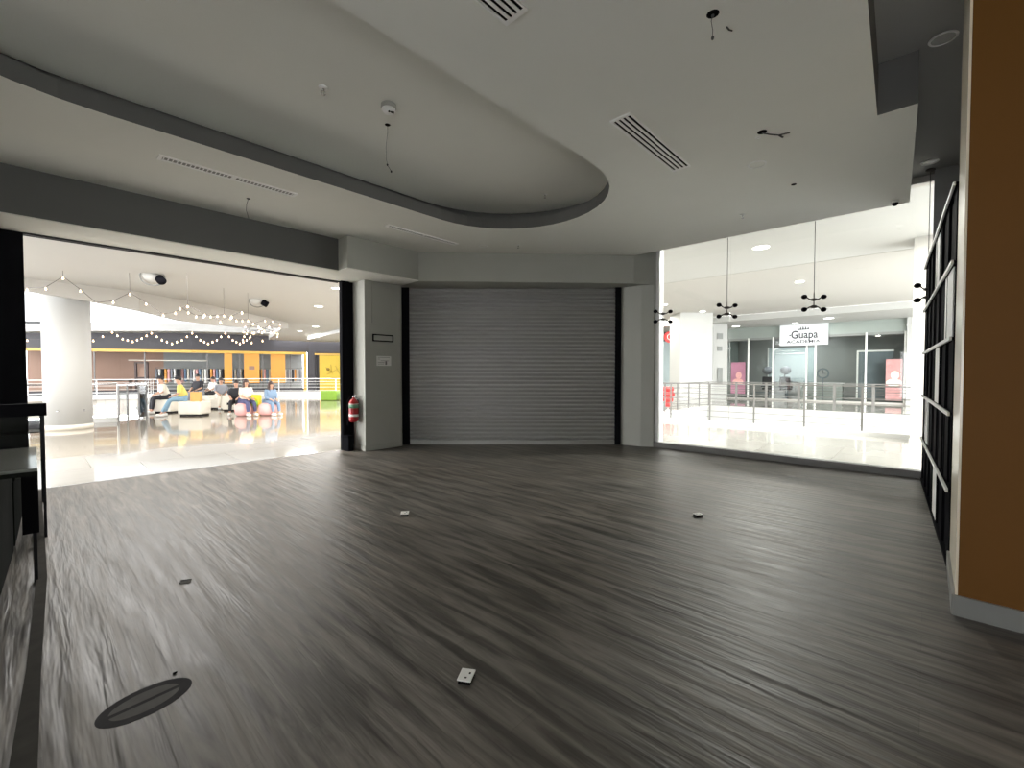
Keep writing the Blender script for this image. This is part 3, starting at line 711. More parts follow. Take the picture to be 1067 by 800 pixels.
# ============================================================ LEFT HALL: round column, railings
t = thing('round_column', 'thick white round column at the left of the open hall', 'column', (.64, 16.83, 0))
Mo = Matrix.Translation((.64, 16.83, 0))
MB().lathe([(.475, 0), (.475, 3.76)], 48, Mo).build('shaft', 'mall_white', t, True)
MB().lathe([(.485, 0), (.485, .12), (.475, .125)], 48, Mo).build('base_ring', 'cream_fabric', t, True)
for a in (-2.05, -.95):
    MB().ball((.64 + .475*math.cos(a), 16.83 + .475*math.sin(a), .50), .03, 10, 8, (1, 1, .7)).build('floor_stud', 'steel', t, True)

def railing(name, pts, label, post_gap=1.2, h=1.08, bars=(.25, .45, .65, .85), z0=.1, curb=True, m='rail_steel', topm=None, pw=.045, bw=.014, hw=.035):
    t = thing(name, label, 'railing', (pts[0][0], pts[0][1], 0))
    b = MB()
    for a, c in zip(pts, pts[1:]): b.bar((a[0], a[1], h), (c[0], c[1], h), hw, hw)
    b.build('handrail', topm or m, t)
    for z in bars:
        b = MB()
        for a, c in zip(pts, pts[1:]): b.bar((a[0], a[1], z), (c[0], c[1], z), bw, bw)
        b.build('crossbar', m, t)
    if curb:
        b = MB()
        for a, c in zip(pts, pts[1:]):
            a_, c_ = Vector((a[0], a[1], z0/2)), Vector((c[0], c[1], z0/2))
            b.bar(a_, c_, z0, .22) if abs((c_-a_).normalized().dot(Vector((0, 0, 1)))) > .9 else b.box(0, (c_-a_).length, -.11, .11, 0, z0, frame_M((a[0], a[1], 0), c_-a_))
        b.build('curb', 'mall_white', t)
    for a, c in zip(pts, pts[1:]):
        L = math.hypot(c[0]-a[0], c[1]-a[1]); n = max(1, round(L/post_gap))
        for k in range(n+1):
            if k == n and c is not pts[-1]: continue
            x, y = a[0]+(c[0]-a[0])*k/n, a[1]+(c[1]-a[1])*k/n
            MB().box(-pw/2, pw/2, -.008, .008, 0, h, frame_M((x, y, 0), (c[0]-a[0], c[1]-a[1], 0))).build('post', m, t)
    return t
railing('railing', [(-6, 18.9), (-2, 18.35), (1.1, 18.3), (1.75, 18.05)], 'near steel railing beside the round white column', 1.3, 1.15, (.3, .5, .7, .9), .14, True, 'white_metal', 'steel')
railing('railing', [(2.55, 19.2), (2.85, 23), (4.6, 31.9)], 'steel railing running away from the glass gate into the hall', 2.0, 1.1, (.3, .5, .7, .9), .1, True, 'white_metal', 'steel')
railing('railing', [(-10, 35.2), (-.2, 34.1), (2.4, 33.7), (4.93, 32.58), (7.99, 32.0), (10.88, 30.8), (13.44, 28.2), (15.5, 25.5)], 'long white far railing in front of the yellow banded shop', 2.3, 1.1, (.35, .55, .75, .92), .28, True, 'white_metal', 'white_metal')
# glass gate panels at the end of the near railing
t = thing('glass_gate', 'steel framed glass gate panels at the end of the near railing', 'gate', (2.1, 18.3, 0))
for (a, c) in (((1.75, 17.95), (2.0, 18.15)), ((2.3, 18.5), (2.55, 18.9))):
    M = frame_M((a[0], a[1], 0), (c[0]-a[0], c[1]-a[1], 0)); L = math.hypot(c[0]-a[0], c[1]-a[1])
    MB().box(.03, L-.03, -.006, .006, .06, 1.08, M).build('glass_panel', 'shop_glass', t)
    MB().box(0, .03, -.02, .02, 0, 1.12, M).build('post', 'rail_steel', t); MB().box(L-.03, L, -.02, .02, 0, 1.12, M).build('post', 'rail_steel', t)
MB().bar((1.75, 17.95, 1.12), (2.55, 18.9, 1.12), .04).build('top_rail', 'steel', t)

# ============================================================ LEFT HALL: far storefront (stations along its front)
ST = [(-130, (-10.5, 47.0)), (-30, (-2.47, 41.74)), (30, (-.14, 39.82)), (97, (2.61, 38.34)), (200, (7.32, 36.22)), (322, (14.04, 33.71)), (400, (18.27, 30.35)), (470, (21.5, 27.0))]
def sp(u):
    for (a, pa), (c, pc) in zip(ST, ST[1:]):
        if u <= c or c == 470:
            f = (u-a)/(c-a); return Vector((pa[0]+(pc[0]-pa[0])*f, pa[1]+(pc[1]-pa[1])*f, 0)), Vector((pc[0]-pa[0], pc[1]-pa[1], 0)).normalized()
def panel(name, u0, u1, off, th, za, zb, m, parent):
    # off > 0 is in front (towards the hall)
    cuts = [u0] + [s for s, _ in ST if u0 < s < u1] + [u1]
    b = MB()
    for a, c in zip(cuts, cuts[1:]):
        pa, _ = sp(a+1e-4); pc, _ = sp(c-1e-4); d = (pc-pa).normalized(); n = Vector((d.y, -d.x, 0))
        q = [pa + n*off, pc + n*off, pc + n*(off-th), pa + n*(off-th)]
        b.prism([(v.x, v.y) for v in q], za, zb)
    return b.build(name, m, parent)
t = thing('storefront', 'far dark shop front with a yellow band and open lit windows across the left hall', 'shop front', (7.3, 36.2, 0))
panel('fascia', -130, 320, 0, .3, 3.0, 4.6, 'fascia_dark', t)
panel('yellow_band', -130, 319, .12, .2, 2.82, 3.0, 'yellow', t)
panel('yellow_post', 315.5, 319.5, .12, .2, 0, 2.82, 'yellow', t)
panel('base_wall', -130, 319, .0, .15, 0, .35, 'fascia_dark', t)
panel('back_wall', -130, 150, -3.5, .1, 0, 3.0, 'shop_brown', t)
panel('back_wall', 150, 316, -3.5, .1, 0, 3.0, 'shop_grey', t)
panel('shop_ceiling', -130, 316, -.3, 3.2, 3.0, 3.05, 'fascia_dark', t)
panel('light_strip', 128, 214, -.6, .1, 2.28, 2.33, 'cream_fabric', t)
for a, c in ((231, 239), (251, 267), (279, 295)):
    panel('orange_panel', a, c, -.05, .06, .75, 2.82, 'orange_panel', t)
for a in (97, 148, 214, 246, 270, 300): panel('mullion', a, a+1.2, -.02, .06, .35, 2.82, 'rail_steel', t)
o = panel('motif', 256, 262, -.045, .01, 1.7, 1.95, 'shop_brown', t)
t2 = thing('storefront', 'dark shop front at the right end holding a big yellow poster', 'shop front', (16, 32, 0))
panel('fascia', 320, 400, 0, .3, 3.0, 4.6, 'fascia_dark', t2)
panel('pier', 320, 328, .10, .4, 0, 3.0, 'fascia_dark', t2)
panel('wall', 328.4, 400, -.15, .2, 0, 3.0, 'fascia_dark', t2)
panel('yellow_band', 328, 400, .1, .2, 2.80, 2.93, 'yellow', t2)
t3 = thing('poster', 'big yellow poster with a darker drawn figure on the far dark wall', 'poster', (15.5, 32.3, .1))
panel('sheet', 332, 364, -.10, .04, .1, 2.78, 'yellow_poster', t3)
b = MB()
pa, d = sp(346); n = Vector((d.y, -d.x, 0)); Mp = frame_M((pa.x - n.x*.09, pa.y - n.y*.09, 0), d)
for (x0, z0_, x1, z1_, w_) in ((-.5, 1.9, -.1, 1.5, .12), (-.1, 1.5, .3, 1.75, .1), (.3, 1.75, .5, 1.35, .1), (-.45, 1.35, -.1, 1.5, .1), (-.6, .75, -.3, 1.1, .07), (-.3, 1.1, .3, 1.1, .06), (.3, 1.1, .55, .9, .07), (-.15, 2.1, -.1, 1.5, .08), (.2, 2.0, .3, 1.75, .08)):
    b.bar(Mp @ Vector((x0, 0, z0_)), Mp @ Vector((x1, 0, z1_)), w_, .01)
b.ball(Mp @ Vector((-.35, 0, 1.75)), .12, 10, 6, (1, 1, 1)); b.build('drawn_figure', mat('poster_olive', (.30, .20, .03), .6), t3)
# things inside the far shop
def rack(u, off, label, cols, grp='clothes rails inside the far shop'):
    p, d = sp(u); n = Vector((d.y, -d.x, 0)); M = frame_M((p + n*off), d)
    t = thing('clothes_rail', label, 'clothes rail', tuple(M.translation), 0, grp)
    MB().bar(M @ Vector((-.7, 0, 0)), M @ Vector((-.7, 0, 1.85)), .04).bar(M @ Vector((.7, 0, 0)), M @ Vector((.7, 0, 1.85)), .04).bar(M @ Vector((-.7, 0, 1.83)), M @ Vector((.7, 0, 1.83)), .03).box(-.72, .72, -.2, .2, 0, .05, M).build('frame', 'rail_steel', t)
    for k in range(8):
        x = -.6 + k*.17
        MB().rbox(x-.06, x+.06, -.22, .22, .75 + .12*(k % 3), 1.74, .03, 1, M).build('garment', cols[k % len(cols)], t)
    return t
pal = ['cloth_grey', 'pink_fabric', 'cloth_white', 'denim_mid', 'cloth_black', 'cream_fabric', 'orange_panel']
for i, u in enumerate((166, 193, 220, 247, 276, 305)):
    rack(u, -1.4 - .4*(i % 2), 'clothes rail with mixed garments behind the far shop window', [pal[(i+j*2) % 7] for j in range(5)])
def counter_item(u, off, label, cat, name, m, w_, z0_, z1_):
    p, d = sp(u); n = Vector((d.y, -d.x, 0)); M = frame_M((p + n*off), d)
    t = thing(name, label, cat, tuple(M.translation))
    return t, M
t, M = counter_item(112, -1.2, 'long low counter inside the far shop left of the dark kiosk frame', 'counter', 'shop_counter', None, 0, 0, 0)
MB().box(-1.0, .7, -.3, .3, 0, .95, M).build('body', 'shop_brown', t); MB().box(-1.05, .75, -.35, .35, .95, 1.0, M).build('top', 'fascia_dark', t)
t, M = counter_item(140, -.9, 'dark reddish upright kiosk frame inside the far shop', 'kiosk', 'kiosk', None, 0, 0, 0)
MB().box(-.35, -.25, -.1, .1, 0, 2.2, M).box(.25, .35, -.1, .1, 0, 2.2, M).box(-.35, .35, -.1, .1, 2.1, 2.2, M).box(-.25, .25, -.08, .08, 1.1, 1.2, M).build('frame', 'hair_brown', t)
MB().box(-.08, .2, -.05, .05, 1.2, 1.8, M).build('screen', 'shop_brown', t)
# low green and pale blocks by the yellow poster
o = MB().rbox(-.42, .42, -.3, .3, 0, .52, .06, 3, Matrix.Translation((10.9, 23.5, 0)) @ Matrix.Rotation(-.82, 4, 'Z')).build('pouf', 'leaf_green'); tag(center(o), 'bright green cube pouf in front of the yellow poster', 'pouf')
o = MB().rbox(-.55, .55, -.3, .3, 0, .50, .06, 3, Matrix.Translation((11.75, 22.7, 0)) @ Matrix.Rotation(-.82, 4, 'Z')).build('pouf', 'cream_fabric'); tag(center(o), 'pale cube pouf right of the bright green one', 'pouf')

# ============================================================ STRING LIGHTS
bulb_proto = None
def garland(label, pts, sag_n=3, br=.035, grp=None, zc=None):
    global bulb_proto
    t = thing('string_light', label, 'string lights', pts[0])
    P = [Vector(p) for p in pts]
    path = []
    for a, c in zip(P, P[1:]):
        for k in range(sag_n): path.append(a.lerp(c, k/sag_n))
    path.append(P[-1])
    MB().tube(path, .006, 5).build('wire', 'wire_brown', t)
    for a, q, c in zip(P, P[1:], P[2:]):
        if zc and q.z > a.z and q.z > c.z: MB().tube([q, (q.x, q.y, zc)], .004, 5).build('hanger', 'wire_brown', t)
    M = WM[t.name].inverted()
    for q in path:
        if bulb_proto is None:
            bulb_proto = MB().lathe([(.006, .05), (.012, .03), (.012, .015), (.9*.035, -.02), (.030, -.045), (0, -.06)], 10).build('bulb', 'bulb_on', t, True)
            bulb_proto.data.transform(WM[t.name]); o = bulb_proto
        else:
            o = bulb_proto.copy(); COL.objects.link(o); o.parent = t
        o.location = M @ (q - Vector((0, 0, .03))); o.scale = (br/.035,)*3
    return t
garland('string of warm bulbs zigzagging under the white bulkhead by the round column', [(-0.05, 15.02, 3.42), (0.23, 14.19, 3.37), (0.5, 14.1, 3.63), (0.77, 14.02, 3.37), (1.01, 13.87, 3.09), (1.28, 13.58, 3.13), (1.54, 13.31, 3.31), (1.79, 13.04, 3.09), (2.05, 12.75, 2.83), (2.24, 12.54, 2.88), (2.43, 12.35, 3.03), (2.69, 12.06, 2.83), (2.93, 11.78, 2.67), (3.11, 11.61, 2.79), (3.27, 11.44, 2.89)], 1, .020, None, 3.76)
garland('long scalloped string of warm bulbs crossing in front of the dark far fascia', [(-.1, 22.0, 2.6), (.8, 21.1, 2.62), (1.41, 20.55, 2.60), (1.85, 20.08, 2.89), (2.08, 19.8, 2.66), (2.31, 19.58, 2.57), (2.52, 19.35, 2.68), (2.75, 19.11, 2.86), (2.98, 18.85, 2.62), (3.21, 18.61, 2.50), (3.44, 18.37, 2.62), (3.68, 18.12, 2.86), (3.86, 17.9, 2.62), (4.04, 17.72, 2.50), (4.24, 17.5, 2.62), (4.44, 17.3, 2.86), (4.60, 17.1, 2.62), (4.77, 16.94, 2.50), (4.93, 16.8, 2.62), (5.1, 16.59, 2.86)], 2, .024)
random.seed(3)
cl_pts = []
for k in range(26):
    a = k*.9; cl_pts.append((5.3 + .42*math.cos(a) + .012*k, 17.0 - .42*math.cos(a) + .25*math.sin(a*1.7), 2.95 + .42*math.sin(a*1.37)*(.5 + .5*math.cos(a*.31))))
garland('tangled bunch of warm bulbs at the right end of the string lights', cl_pts, 1, .022)
garland('straight string of warm bulbs rising to the bunched end over the hall', [(2.49, 13.42, 3.09), (2.84, 13.54, 2.94), (3.18, 13.67, 2.98), (3.53, 13.85, 3.05), (3.87, 14.02, 2.96), (4.21, 14.19, 3.0), (4.56, 14.45, 2.88), (4.82, 14.79, 2.79)], 2, .020, None, 3.76)

# ============================================================ PEOPLE AND SEATS
def skin_mesh(name, verts, edges, radii, m, parent, sub=2):
    me = bpy.data.meshes.new(name)
    me.from_pydata([Vector(v) for v in verts], edges, [])
    o = bpy.data.objects.new('t', me); COL.objects.link(o)
    md = o.modifiers.new('s', 'SKIN'); md.use_smooth_shade = True
    if not me.skin_vertices: me.attributes  # layer is made with the modifier
    sv = me.skin_vertices[0].data
    for i, r in enumerate(radii):
        sv[i].radius = r if isinstance(r, tuple) else (r, r); sv[i].use_root = (i == 0)
    s2 = o.modifiers.new('u', 'SUBSURF'); s2.levels = sub; s2.render_levels = sub
    dg = bpy.context.evaluated_depsgraph_get(); dg.update()
    out = bpy.data.meshes.new_from_object(o.evaluated_get(dg))
    bpy.data.objects.remove(o)
    out.name = name; out.materials.clear(); out.materials.append(MATS[m])
    for p in out.polygons: p.use_smooth = True
    r = bpy.data.objects.new(name, out); COL.objects.link(r); r.parent = parent
    return r
def person(loc, rz, label, top, legs_m, hair, seat=.42, lean=0.0, hands=None, knees=None, ankles=None, longhair=False, cap=False, sc=1.0, head_yaw=0, shoes='shoe_white', sleeve=1):
    t = thing('person', label, 'person', loc, rz); t.scale = (sc,)*3
    hz = seat + .10
    pel = Vector((0, 0, hz)); ch = Vector((0, .04 + lean*.5, hz+.30)); nk = Vector((0, .03 + lean, hz+.50)); hd = Vector((0, .06 + lean*1.15, hz+.64))
    knees = knees or [(-.11, .42, seat+.06), (.11, .42, seat+.06)]
    ankles = ankles or [(-.12, .48, .09), (.12, .48, .09)]
    hands = hands or [(-.12, .34, hz+.10), (.12, .34, hz+.10)]
    V = [pel, ch, nk, hd - Vector((0, .01, .04)), hd + Vector((0, 0, .06))]; Ed = [(0, 1), (1, 2), (2, 3), (3, 4)]
    Rr = [(.145, .11), (.145, .10), (.05, .05), (.072, .085), (.078, .09)]
    sh = {}; el = {}
    for s, i in ((-1, 0), (1, 1)):
        S = Vector((s*.17, nk.y-.01, hz+.43)); h = Vector(hands[i]); mid = (S+h)/2 + Vector((s*.06, -.08, -.08)); sh[s] = S; el[s] = mid
        b0 = len(V); V += [S, mid, h]; Ed += [(1, b0), (b0, b0+1), (b0+1, b0+2)]; Rr += [.052, .040, .026]
        d = (h-mid).normalized(); side = d.cross(Vector((0, 0, 1))).normalized() if abs(d.z) < .95 else Vector((1, 0, 0)); dn = Vector((0, 0, -1))
        pm = len(V); V.append(h + d*.05); Ed.append((b0+2, pm)); Rr.append((.036, .016))
        for k in range(4):
            f0 = h + d*.075 + side*(-.027 + .018*k); L = (.062, .072, .068, .052)[k]
            q = len(V); V += [f0, f0 + d*L*.5 + dn*.008, f0 + d*L*.85 + dn*.028]; Ed += [(pm, q), (q, q+1), (q+1, q+2)]; Rr += [.0085, .008, .007]
        q = len(V); V += [h + d*.03 - side*.035*s, h + d*.065 - side*.05*s + dn*.012]; Ed += [(b0+2, q), (q, q+1)]; Rr += [.011, .009]
        K = Vector(knees[i]); A = Vector(ankles[i]); hp = Vector((s*.09, .03, hz-.01))
        q = len(V); V += [hp, K, A, A + Vector((s*.02, .13, -.055))]; Ed += [(0, q), (q, q+1), (q+1, q+2), (q+2, q+3)]; Rr += [.085, .058, .036, (.035, .022)]
    body = skin_mesh('body', V, Ed, Rr, 'skin', t)
    # face: nose, ears, eyes and mouth modelled onto the head
    MB().ball(hd + Vector((0, .088, .0)), .012, 8, 6, (1, 1.2, 1.5)).ball(hd + Vector((.078, 0, .0)), .016, 8, 6, (.5, 1, 1.5)).ball(hd + Vector((-.078, 0, .0)), .016, 8, 6, (.5, 1, 1.5)).build('facial_features', 'skin', None, True).parent = t
    MB().ball(hd + Vector((.03, .078, .022)), .010, 8, 6).ball(hd + Vector((-.03, .078, .022)), .010, 8, 6).build('eyes', 'hair_dark', None, True).parent = t
    MB().ball(hd + Vector((0, .080, -.042)), .018, 8, 6, (1, .5, .3)).build('mouth', 'red_paint', None, True).parent = t
    # shirt
    V = [pel + Vector((0, 0, .01)), ch - Vector((0, .01, .12)), ch + Vector((0, .005, .02)), nk - Vector((0, 0, .05))]; Ed = [(0, 1), (1, 2), (2, 3)]; Rr = [(.19, .16), (.19, .165), (.195, .16), (.095, .085)]
    for s in (-1, 1):
        q = len(V); e_ = el[s] if sleeve else sh[s].lerp(el[s], .7)
        V += [sh[s], e_]; Ed += [(2, q), (q, q+1)]; Rr += [.072, .058]
        if sleeve > 1: V.append(el[s].lerp(Vector(hands[0 if s < 0 else 1]), .85)); Ed.append((q+1, q+2)); Rr.append(.038)
    skin_mesh('shirt', V, Ed, Rr, top, t)
    V = [pel - Vector((0, .01, .02))]; Ed = []; Rr = [(.17, .12)]
    for s, i in ((-1, 0), (1, 1)):
        K = Vector(knees[i]); A = Vector(ankles[i]); q = len(V)
        V += [Vector((s*.09, .05, hz-.01)), K, K.lerp(A, .9)]; Ed += [(0, q), (q, q+1), (q+1, q+2)]; Rr += [.098, .072, .056]
        MB().rbox(-.045, .045, -.09, .15, -.085, .005, .03, 3, Matrix.Translation(A)).build('shoe', shoes, None, True).parent = t
    skin_mesh('trousers', V, Ed, Rr, legs_m, t)
    hb = MB().ball(hd + Vector((0, -.032, .058)), .098, 16, 10, (.92, .98, .92))
    if longhair: hb.tube([hd + Vector((0, -.06, .05)), hd + Vector((0, -.085, -.06)), hd + Vector((0, -.10, -.22)), hd + Vector((0, -.09, -.32))], [.075, .09, .085, .04], 12)
    if longhair: hb.tube([hd + Vector((.07, -.01, .03)), hd + Vector((.085, -.01, -.12)), hd + Vector((.075, .02, -.24))], [.03, .035, .02], 8).tube([hd + Vector((-.07, -.01, .03)), hd + Vector((-.085, -.01, -.12)), hd + Vector((-.075, .02, -.24))], [.03, .035, .02], 8)
    hb.build('hair', hair, None, True).parent = t
    if cap:
        MB().ball(hd + Vector((0, -.01, .075)), .105, 16, 8, (.95, 1, .75)).rbox(-.07, .07, .06, .19, .07, .085, .006, 2, Matrix.Translation(hd)).build('cap', 'cloth_black', None, True).parent = t
    return t
AW = math.atan2(.681, .732) - PI/2        # heading away from the camera
def face(deg): return math.radians(42.96) + PI/2 + math.radians(deg)     # 0 = facing the camera
# cube bench 1 with two people
def bench(x, y, rz, w_, d_, h_, label, slot=True):
    t = thing('cube_bench', label, 'bench', (x, y, 0), rz)
    M = Matrix.Translation((x, y, 0)) @ Matrix.Rotation(rz, 4, 'Z')
    MB().rbox(-w_/2, w_/2, -d_/2, d_/2, .05, h_, .04, 3, M).build('body', 'cream_fabric', t)
    MB().box(-w_/2+.06, w_/2-.06, -d_/2+.04, d_/2-.04, 0, .05, M).build('base', 'black', t)
    if slot: MB().rbox(-.10, .16, -d_/2-.004, -d_/2+.01, .24, .33, .004, 1, M).build('handle_slot', 'hole_dark', t)
fr = math.radians(42.96) - PI/2      # local x = image right
bench(3.84, 18.75, fr, .80, .55, .50, 'cream cube bench with the orange bag on it, left group', False)
bench(3.42, 20.85, fr, .7, .55, .50, 'cream cube bench behind the person in yellow', False)
bench(5.40, 20.0, fr, .62, .6, .60, 'cream cube bench with a dark slot, left of the pink seats')
person((3.62, 19.02, .0), face(-55), 'seated person in yellow top and dark cap with light blue jeans and sneakers', 'cloth_yellow', 'denim_light', 'hair_dark', seat=.50, lean=.12, cap=True, ankles=[(-.12, .66, .09), (.12, .58, .09)])
person((3.40, 20.75, .0), face(-40), 'seated person in pale top and dark cap left of the one in yellow', 'cream_fabric', 'cloth_black', 'hair_dark', seat=.50, lean=.12, cap=True)
# pink poufs
def pouf(x, y, label, s=1):
    t = thing('pouf', label, 'pouf', (x, y, 0))
    Mo = Matrix.Translation((x, y, 0)) @ Matrix.Scale(s, 4)
    MB().lathe([(0, 0), (.20, 0), (.28, .06), (.31, .2), (.29, .36), (.20, .43), (0, .44)], 24, Mo).build('cushion', 'pink_fabric', t, True)
    MB().torus((x, y, .40*s), .235*s, .008, 24, 6).build('piping', 'pink_fabric', t, True)
pouf(5.02, 17.42, 'round pink pouf under the woman in cream top')
pouf(5.62, 16.95, 'round pink pouf under the woman in denim')
person((5.06, 17.48, 0), face(55), 'seated woman with long hair in cream top and dark jeans on pink pouf', 'cloth_cream', 'denim_dark', 'hair_brown', seat=.42, lean=.02, longhair=True, sc=.98)
person((5.66, 17.0, 0), face(60), 'seated woman with brown hair in denim shirt and jeans on pink pouf', 'denim_mid', 'denim_mid', 'hair_brown', seat=.40, lean=.10, longhair=True, sc=.93, sleeve=2)
# second row
o = person((5.0, 18.25, 0), face(20), 'seated person in dark top half hidden behind the woman in cream', 'cloth_black', 'cloth_black', 'hair_dark', seat=.42, sc=.95)
person((5.33, 25.2, 0), face(0), 'distant seated person in dark top right of the orange bag', 'cloth_black', 'cloth_grey', 'hair_dark', seat=.42, sc=1.1)
person((5.25, 21.2, 0), face(40), 'seated person in grey top and dark hair left of the slotted cream bench', 'cloth_grey', 'cream_fabric', 'hair_dark', seat=.45, sc=.97)
person((6.1, 25.9, 0), face(-20), 'distant seated person with white shirt near the far railing', 'cloth_white', 'cloth_black', 'hair_dark', seat=.42, sc=1.0)
bench(5.33, 25.35, fr, 1.5, .6, .42, 'far cream cube bench under the distant seated person in dark top', False)
bench(6.15, 26.1, fr, .7, .6, .42, 'far cream cube bench under the distant person with white shirt', False)
bench(5.22, 21.35, fr, .6, .5, .44, 'cream cube bench under the person in grey top', False)
# bags
t = thing('paper_bag', 'orange shopping bag standing on the cream bench edge', 'bag', (3.86, 18.55, .5), fr)
M = Matrix.Translation((3.86, 18.60, .125)) @ Matrix.Rotation(fr, 4, 'Z')
MB().box(-.16, .16, -.07, .07, .376, .70, M).build('body', 'bag_orange', t)
MB().tube([M @ Vector((-.07, 0, .70)), M @ Vector((-.05, 0, .78)), M @ Vector((.05, 0, .78)), M @ Vector((.07, 0, .70))], .008, 6).build('handle', 'cloth_black', t)
t = thing('backpack', 'bright yellow backpack between the two seated women', 'bag', (5.40, 17.12, .3), fr)
M = Matrix.Translation((5.33, 17.20, .30)) @ Matrix.Rotation(fr, 4, 'Z')
MB().rbox(-.15, .15, -.1, .1, 0, .42, .05, 3, M).build('body', 'bag_yellow', t, True)
MB().rbox(-.11, .11, -.14, -.09, .04, .22, .02, 2, M).build('pocket', 'leaf_green', t, True)
t = thing('duffel_bag', 'black bag lying on the slotted cream bench', 'bag', (5.40, 20.0, .60), fr)
M = Matrix.Translation((5.40, 20.0, .60)) @ Matrix.Rotation(fr, 4, 'Z')
MB().ball((0, 0, .13), .2, 16, 10, (1.35, .9, .68), M).build('body', 'cloth_black', t, True)
MB().tube([M @ Vector((-.12, 0, .24)), M @ Vector((-.06, 0, .32)), M @ Vector((.06, 0, .32)), M @ Vector((.12, 0, .24))], .01, 6).build('handle', 'cloth_black', t, True)

# ============================================================ RIGHT HALL
railing('railing', [(13.5, -1.3), (13.5, -.04), (13.5, 7.0)], 'near steel railing with thin crossbars seen through the right glass', 1.2, 1.17, (.22, .38, .55, .72, .88, 1.03), .10, True, 'rail_steel')
railing('railing', [(20.3, -2), (20.3, 7.05), (13.7, 7.1)], 'far steel railing on the other side of the opening', 1.15, 1.08, (.2, .37, .54, .71, .9), .06, True, 'rail_steel', 'rail_steel', .09)
t = thing('square_column', 'white square column beside the black shelves beyond the right glass', 'column', (13.1, -.3, 0))
MB().box(12.6, 13.5, -1.0, .25, 0, 4.31).build('shaft', 'mall_cream', t); MB().box(12.58, 13.52, -1.02, .27, 0, .1).build('base', 'mall_cream', t)
t = thing('white_pillar', 'wide white wall pillar left of the signed pier across the right hall', 'column', (20.9, 7.8, 0))
MB().prism([(20.7, 8.5), (21.75, 7.4), (22.6, 8.2), (21.6, 9.4)], 0, 4.30).build('shaft', 'mall_white', t)
t = thing('signed_pier', 'narrow white pier with small grey signs across the right hall', 'column', (24.6, 8.2, 0))
MB().prism([(24.3, 8.35), (24.9, 7.72), (25.6, 8.3), (25.0, 9.1)], 0, 4.02).build('shaft', 'mall_white', t)
b = MB()
Mq = frame_M((24.29, 8.34, 0), (.6, -.63, 0))
for (x, z_, s_) in ((.45, 2.75, .12), (.45, 3.4, .15)): b.box(x-s_, x+s_, -.03, 0, z_-s_, z_+s_, Mq)
b.box(.35, .6, -.04, 0, .9, 1.75, Mq).box(.02, .09, -.04, 0, 1.1, 3.9, Mq); b.build('sign_plate', 'shop_grey', t)

# sign shop
X0 = 27.5
t = thing('storefront', 'glass fronted hair salon with pale bulkhead across the right hall', 'shop front', (27.5, 4.7, 0))
MB().box(X0, X0+.15, .75, 8.6, 3.42, 4.02).build('bulkhead', 'shop_teal', t)
MB().box(X0+.02, X0+.14, .75, 8.6, 3.30, 3.42).build('header', 'shop_grey', t)
for y in (8.55, 7.41, 6.18, 4.63, 4.25, 2.2, .78): MB().box(X0-.03, X0+.08, y-.035, y+.035, 0, 3.42).build('mullion', 'white_metal', t)
MB().box(X0+.02, X0+.035, .8, 8.55, .05, 3.3).build('shop_window', 'shop_glass', t)
MB().box(X0-.05, X0+.1, .75, 8.6, 0, .08).build('sill', 'mall_cream', t)
MB().box(31.5, 31.6, .5, 9.2, 0, 3.6).build('back_wall', 'shop_grey', t)
MB().box(27.6, 31.5, .45, .55, 0, 3.6).box(27.6, 31.5, 9.1, 9.2, 0, 3.6).build('side_wall', 'shop_teal', t)
MB().box(27.6, 31.6, .5, 9.2, 3.6, 3.65).build('shop_ceiling', 'shop_grey', t)
area('salon_fill_light', (29.5, 5.2, 3.5), 2.0, 60, (.95, 1, 1))  # added area light to brighten the salon and its pale blue mirror
for k, (x, y) in enumerate(((28.3, 7.2), (28.6, 6.4), (28.4, 5.0), (29.0, 4.2), (28.6, 2.6))):
    downlight(x, y, 3.595, .12, 'small lit downlight inside the hair salon ceiling', 'downlights inside the salon')
t = thing('mirror', 'large pale blue mirror wall at the back of the salon', 'mirror', (31.4, 6.0, .9))
MB().box(31.42, 31.49, 4.9, 7.3, .95, 3.0).build('glass', mat('mirror_blue', (.42, .50, .52), .3, var=.08, scale=2), t); MB().box(31.40, 31.49, 4.84, 4.9, .9, 3.05).box(31.40, 31.49, 7.3, 7.36, .9, 3.05).build('frame', 'white_metal', t)
t = thing('blackboard', 'dark panel with white frame in the right part of the salon', 'board', (28.2, 2.0, .5))
MB().box(28.2, 28.25, 1.2, 2.55, .2, 2.52).build('panel', 'chalk', t); MB().box(28.16, 28.25, 2.55, 2.62, .2, 2.6).box(28.16, 28.25, 1.2, 2.55, 2.52, 2.6).build('frame', 'white_metal', t)
for (y0_, y1_, za, zb, m_, lab) in ((7.55, 8.30, .30, 2.08, 'pink_poster', 'pink portrait poster at the left end of the salon window'), (.86, 1.45, .18, 2.12, 'pink_poster_warm', 'pink poster with warm tones at the right end of the salon window')):
    t = thing('window_poster', lab, 'poster', (27.45, (y0_+y1_)/2, za))
    MB().box(27.44, 27.46, y0_, y1_, za, zb).build('sheet', m_, t)
    ym = (y0_+y1_)/2
    MB().ball((27.437, ym-.04, zb-.75), .2, 14, 8, (.04, .8, 1)).ball((27.437, ym, zb-1.1), .26, 14, 8, (.04, 1.1, .7)).build('portrait', 'cream_fabric' if 'warm' in m_ else 'pink_fabric', t)
t = thing('ring_clock', 'dark ring wall clock inside the salon behind the glass', 'clock', (28.0, 3.97, 1.45), 0)
Mc = Matrix.Rotation(PI/2, 4, 'Y')
MB().torus((27.9, 3.97, 1.45), .24, .035, 28, 8, Mc).build('rim', 'chalk', t, True); MB().box(27.89, 27.91, 3.955, 3.985, 1.45, 1.63).box(27.89, 27.91, 3.85, 3.97, 1.44, 1.46).build('hands', 'ink', t)
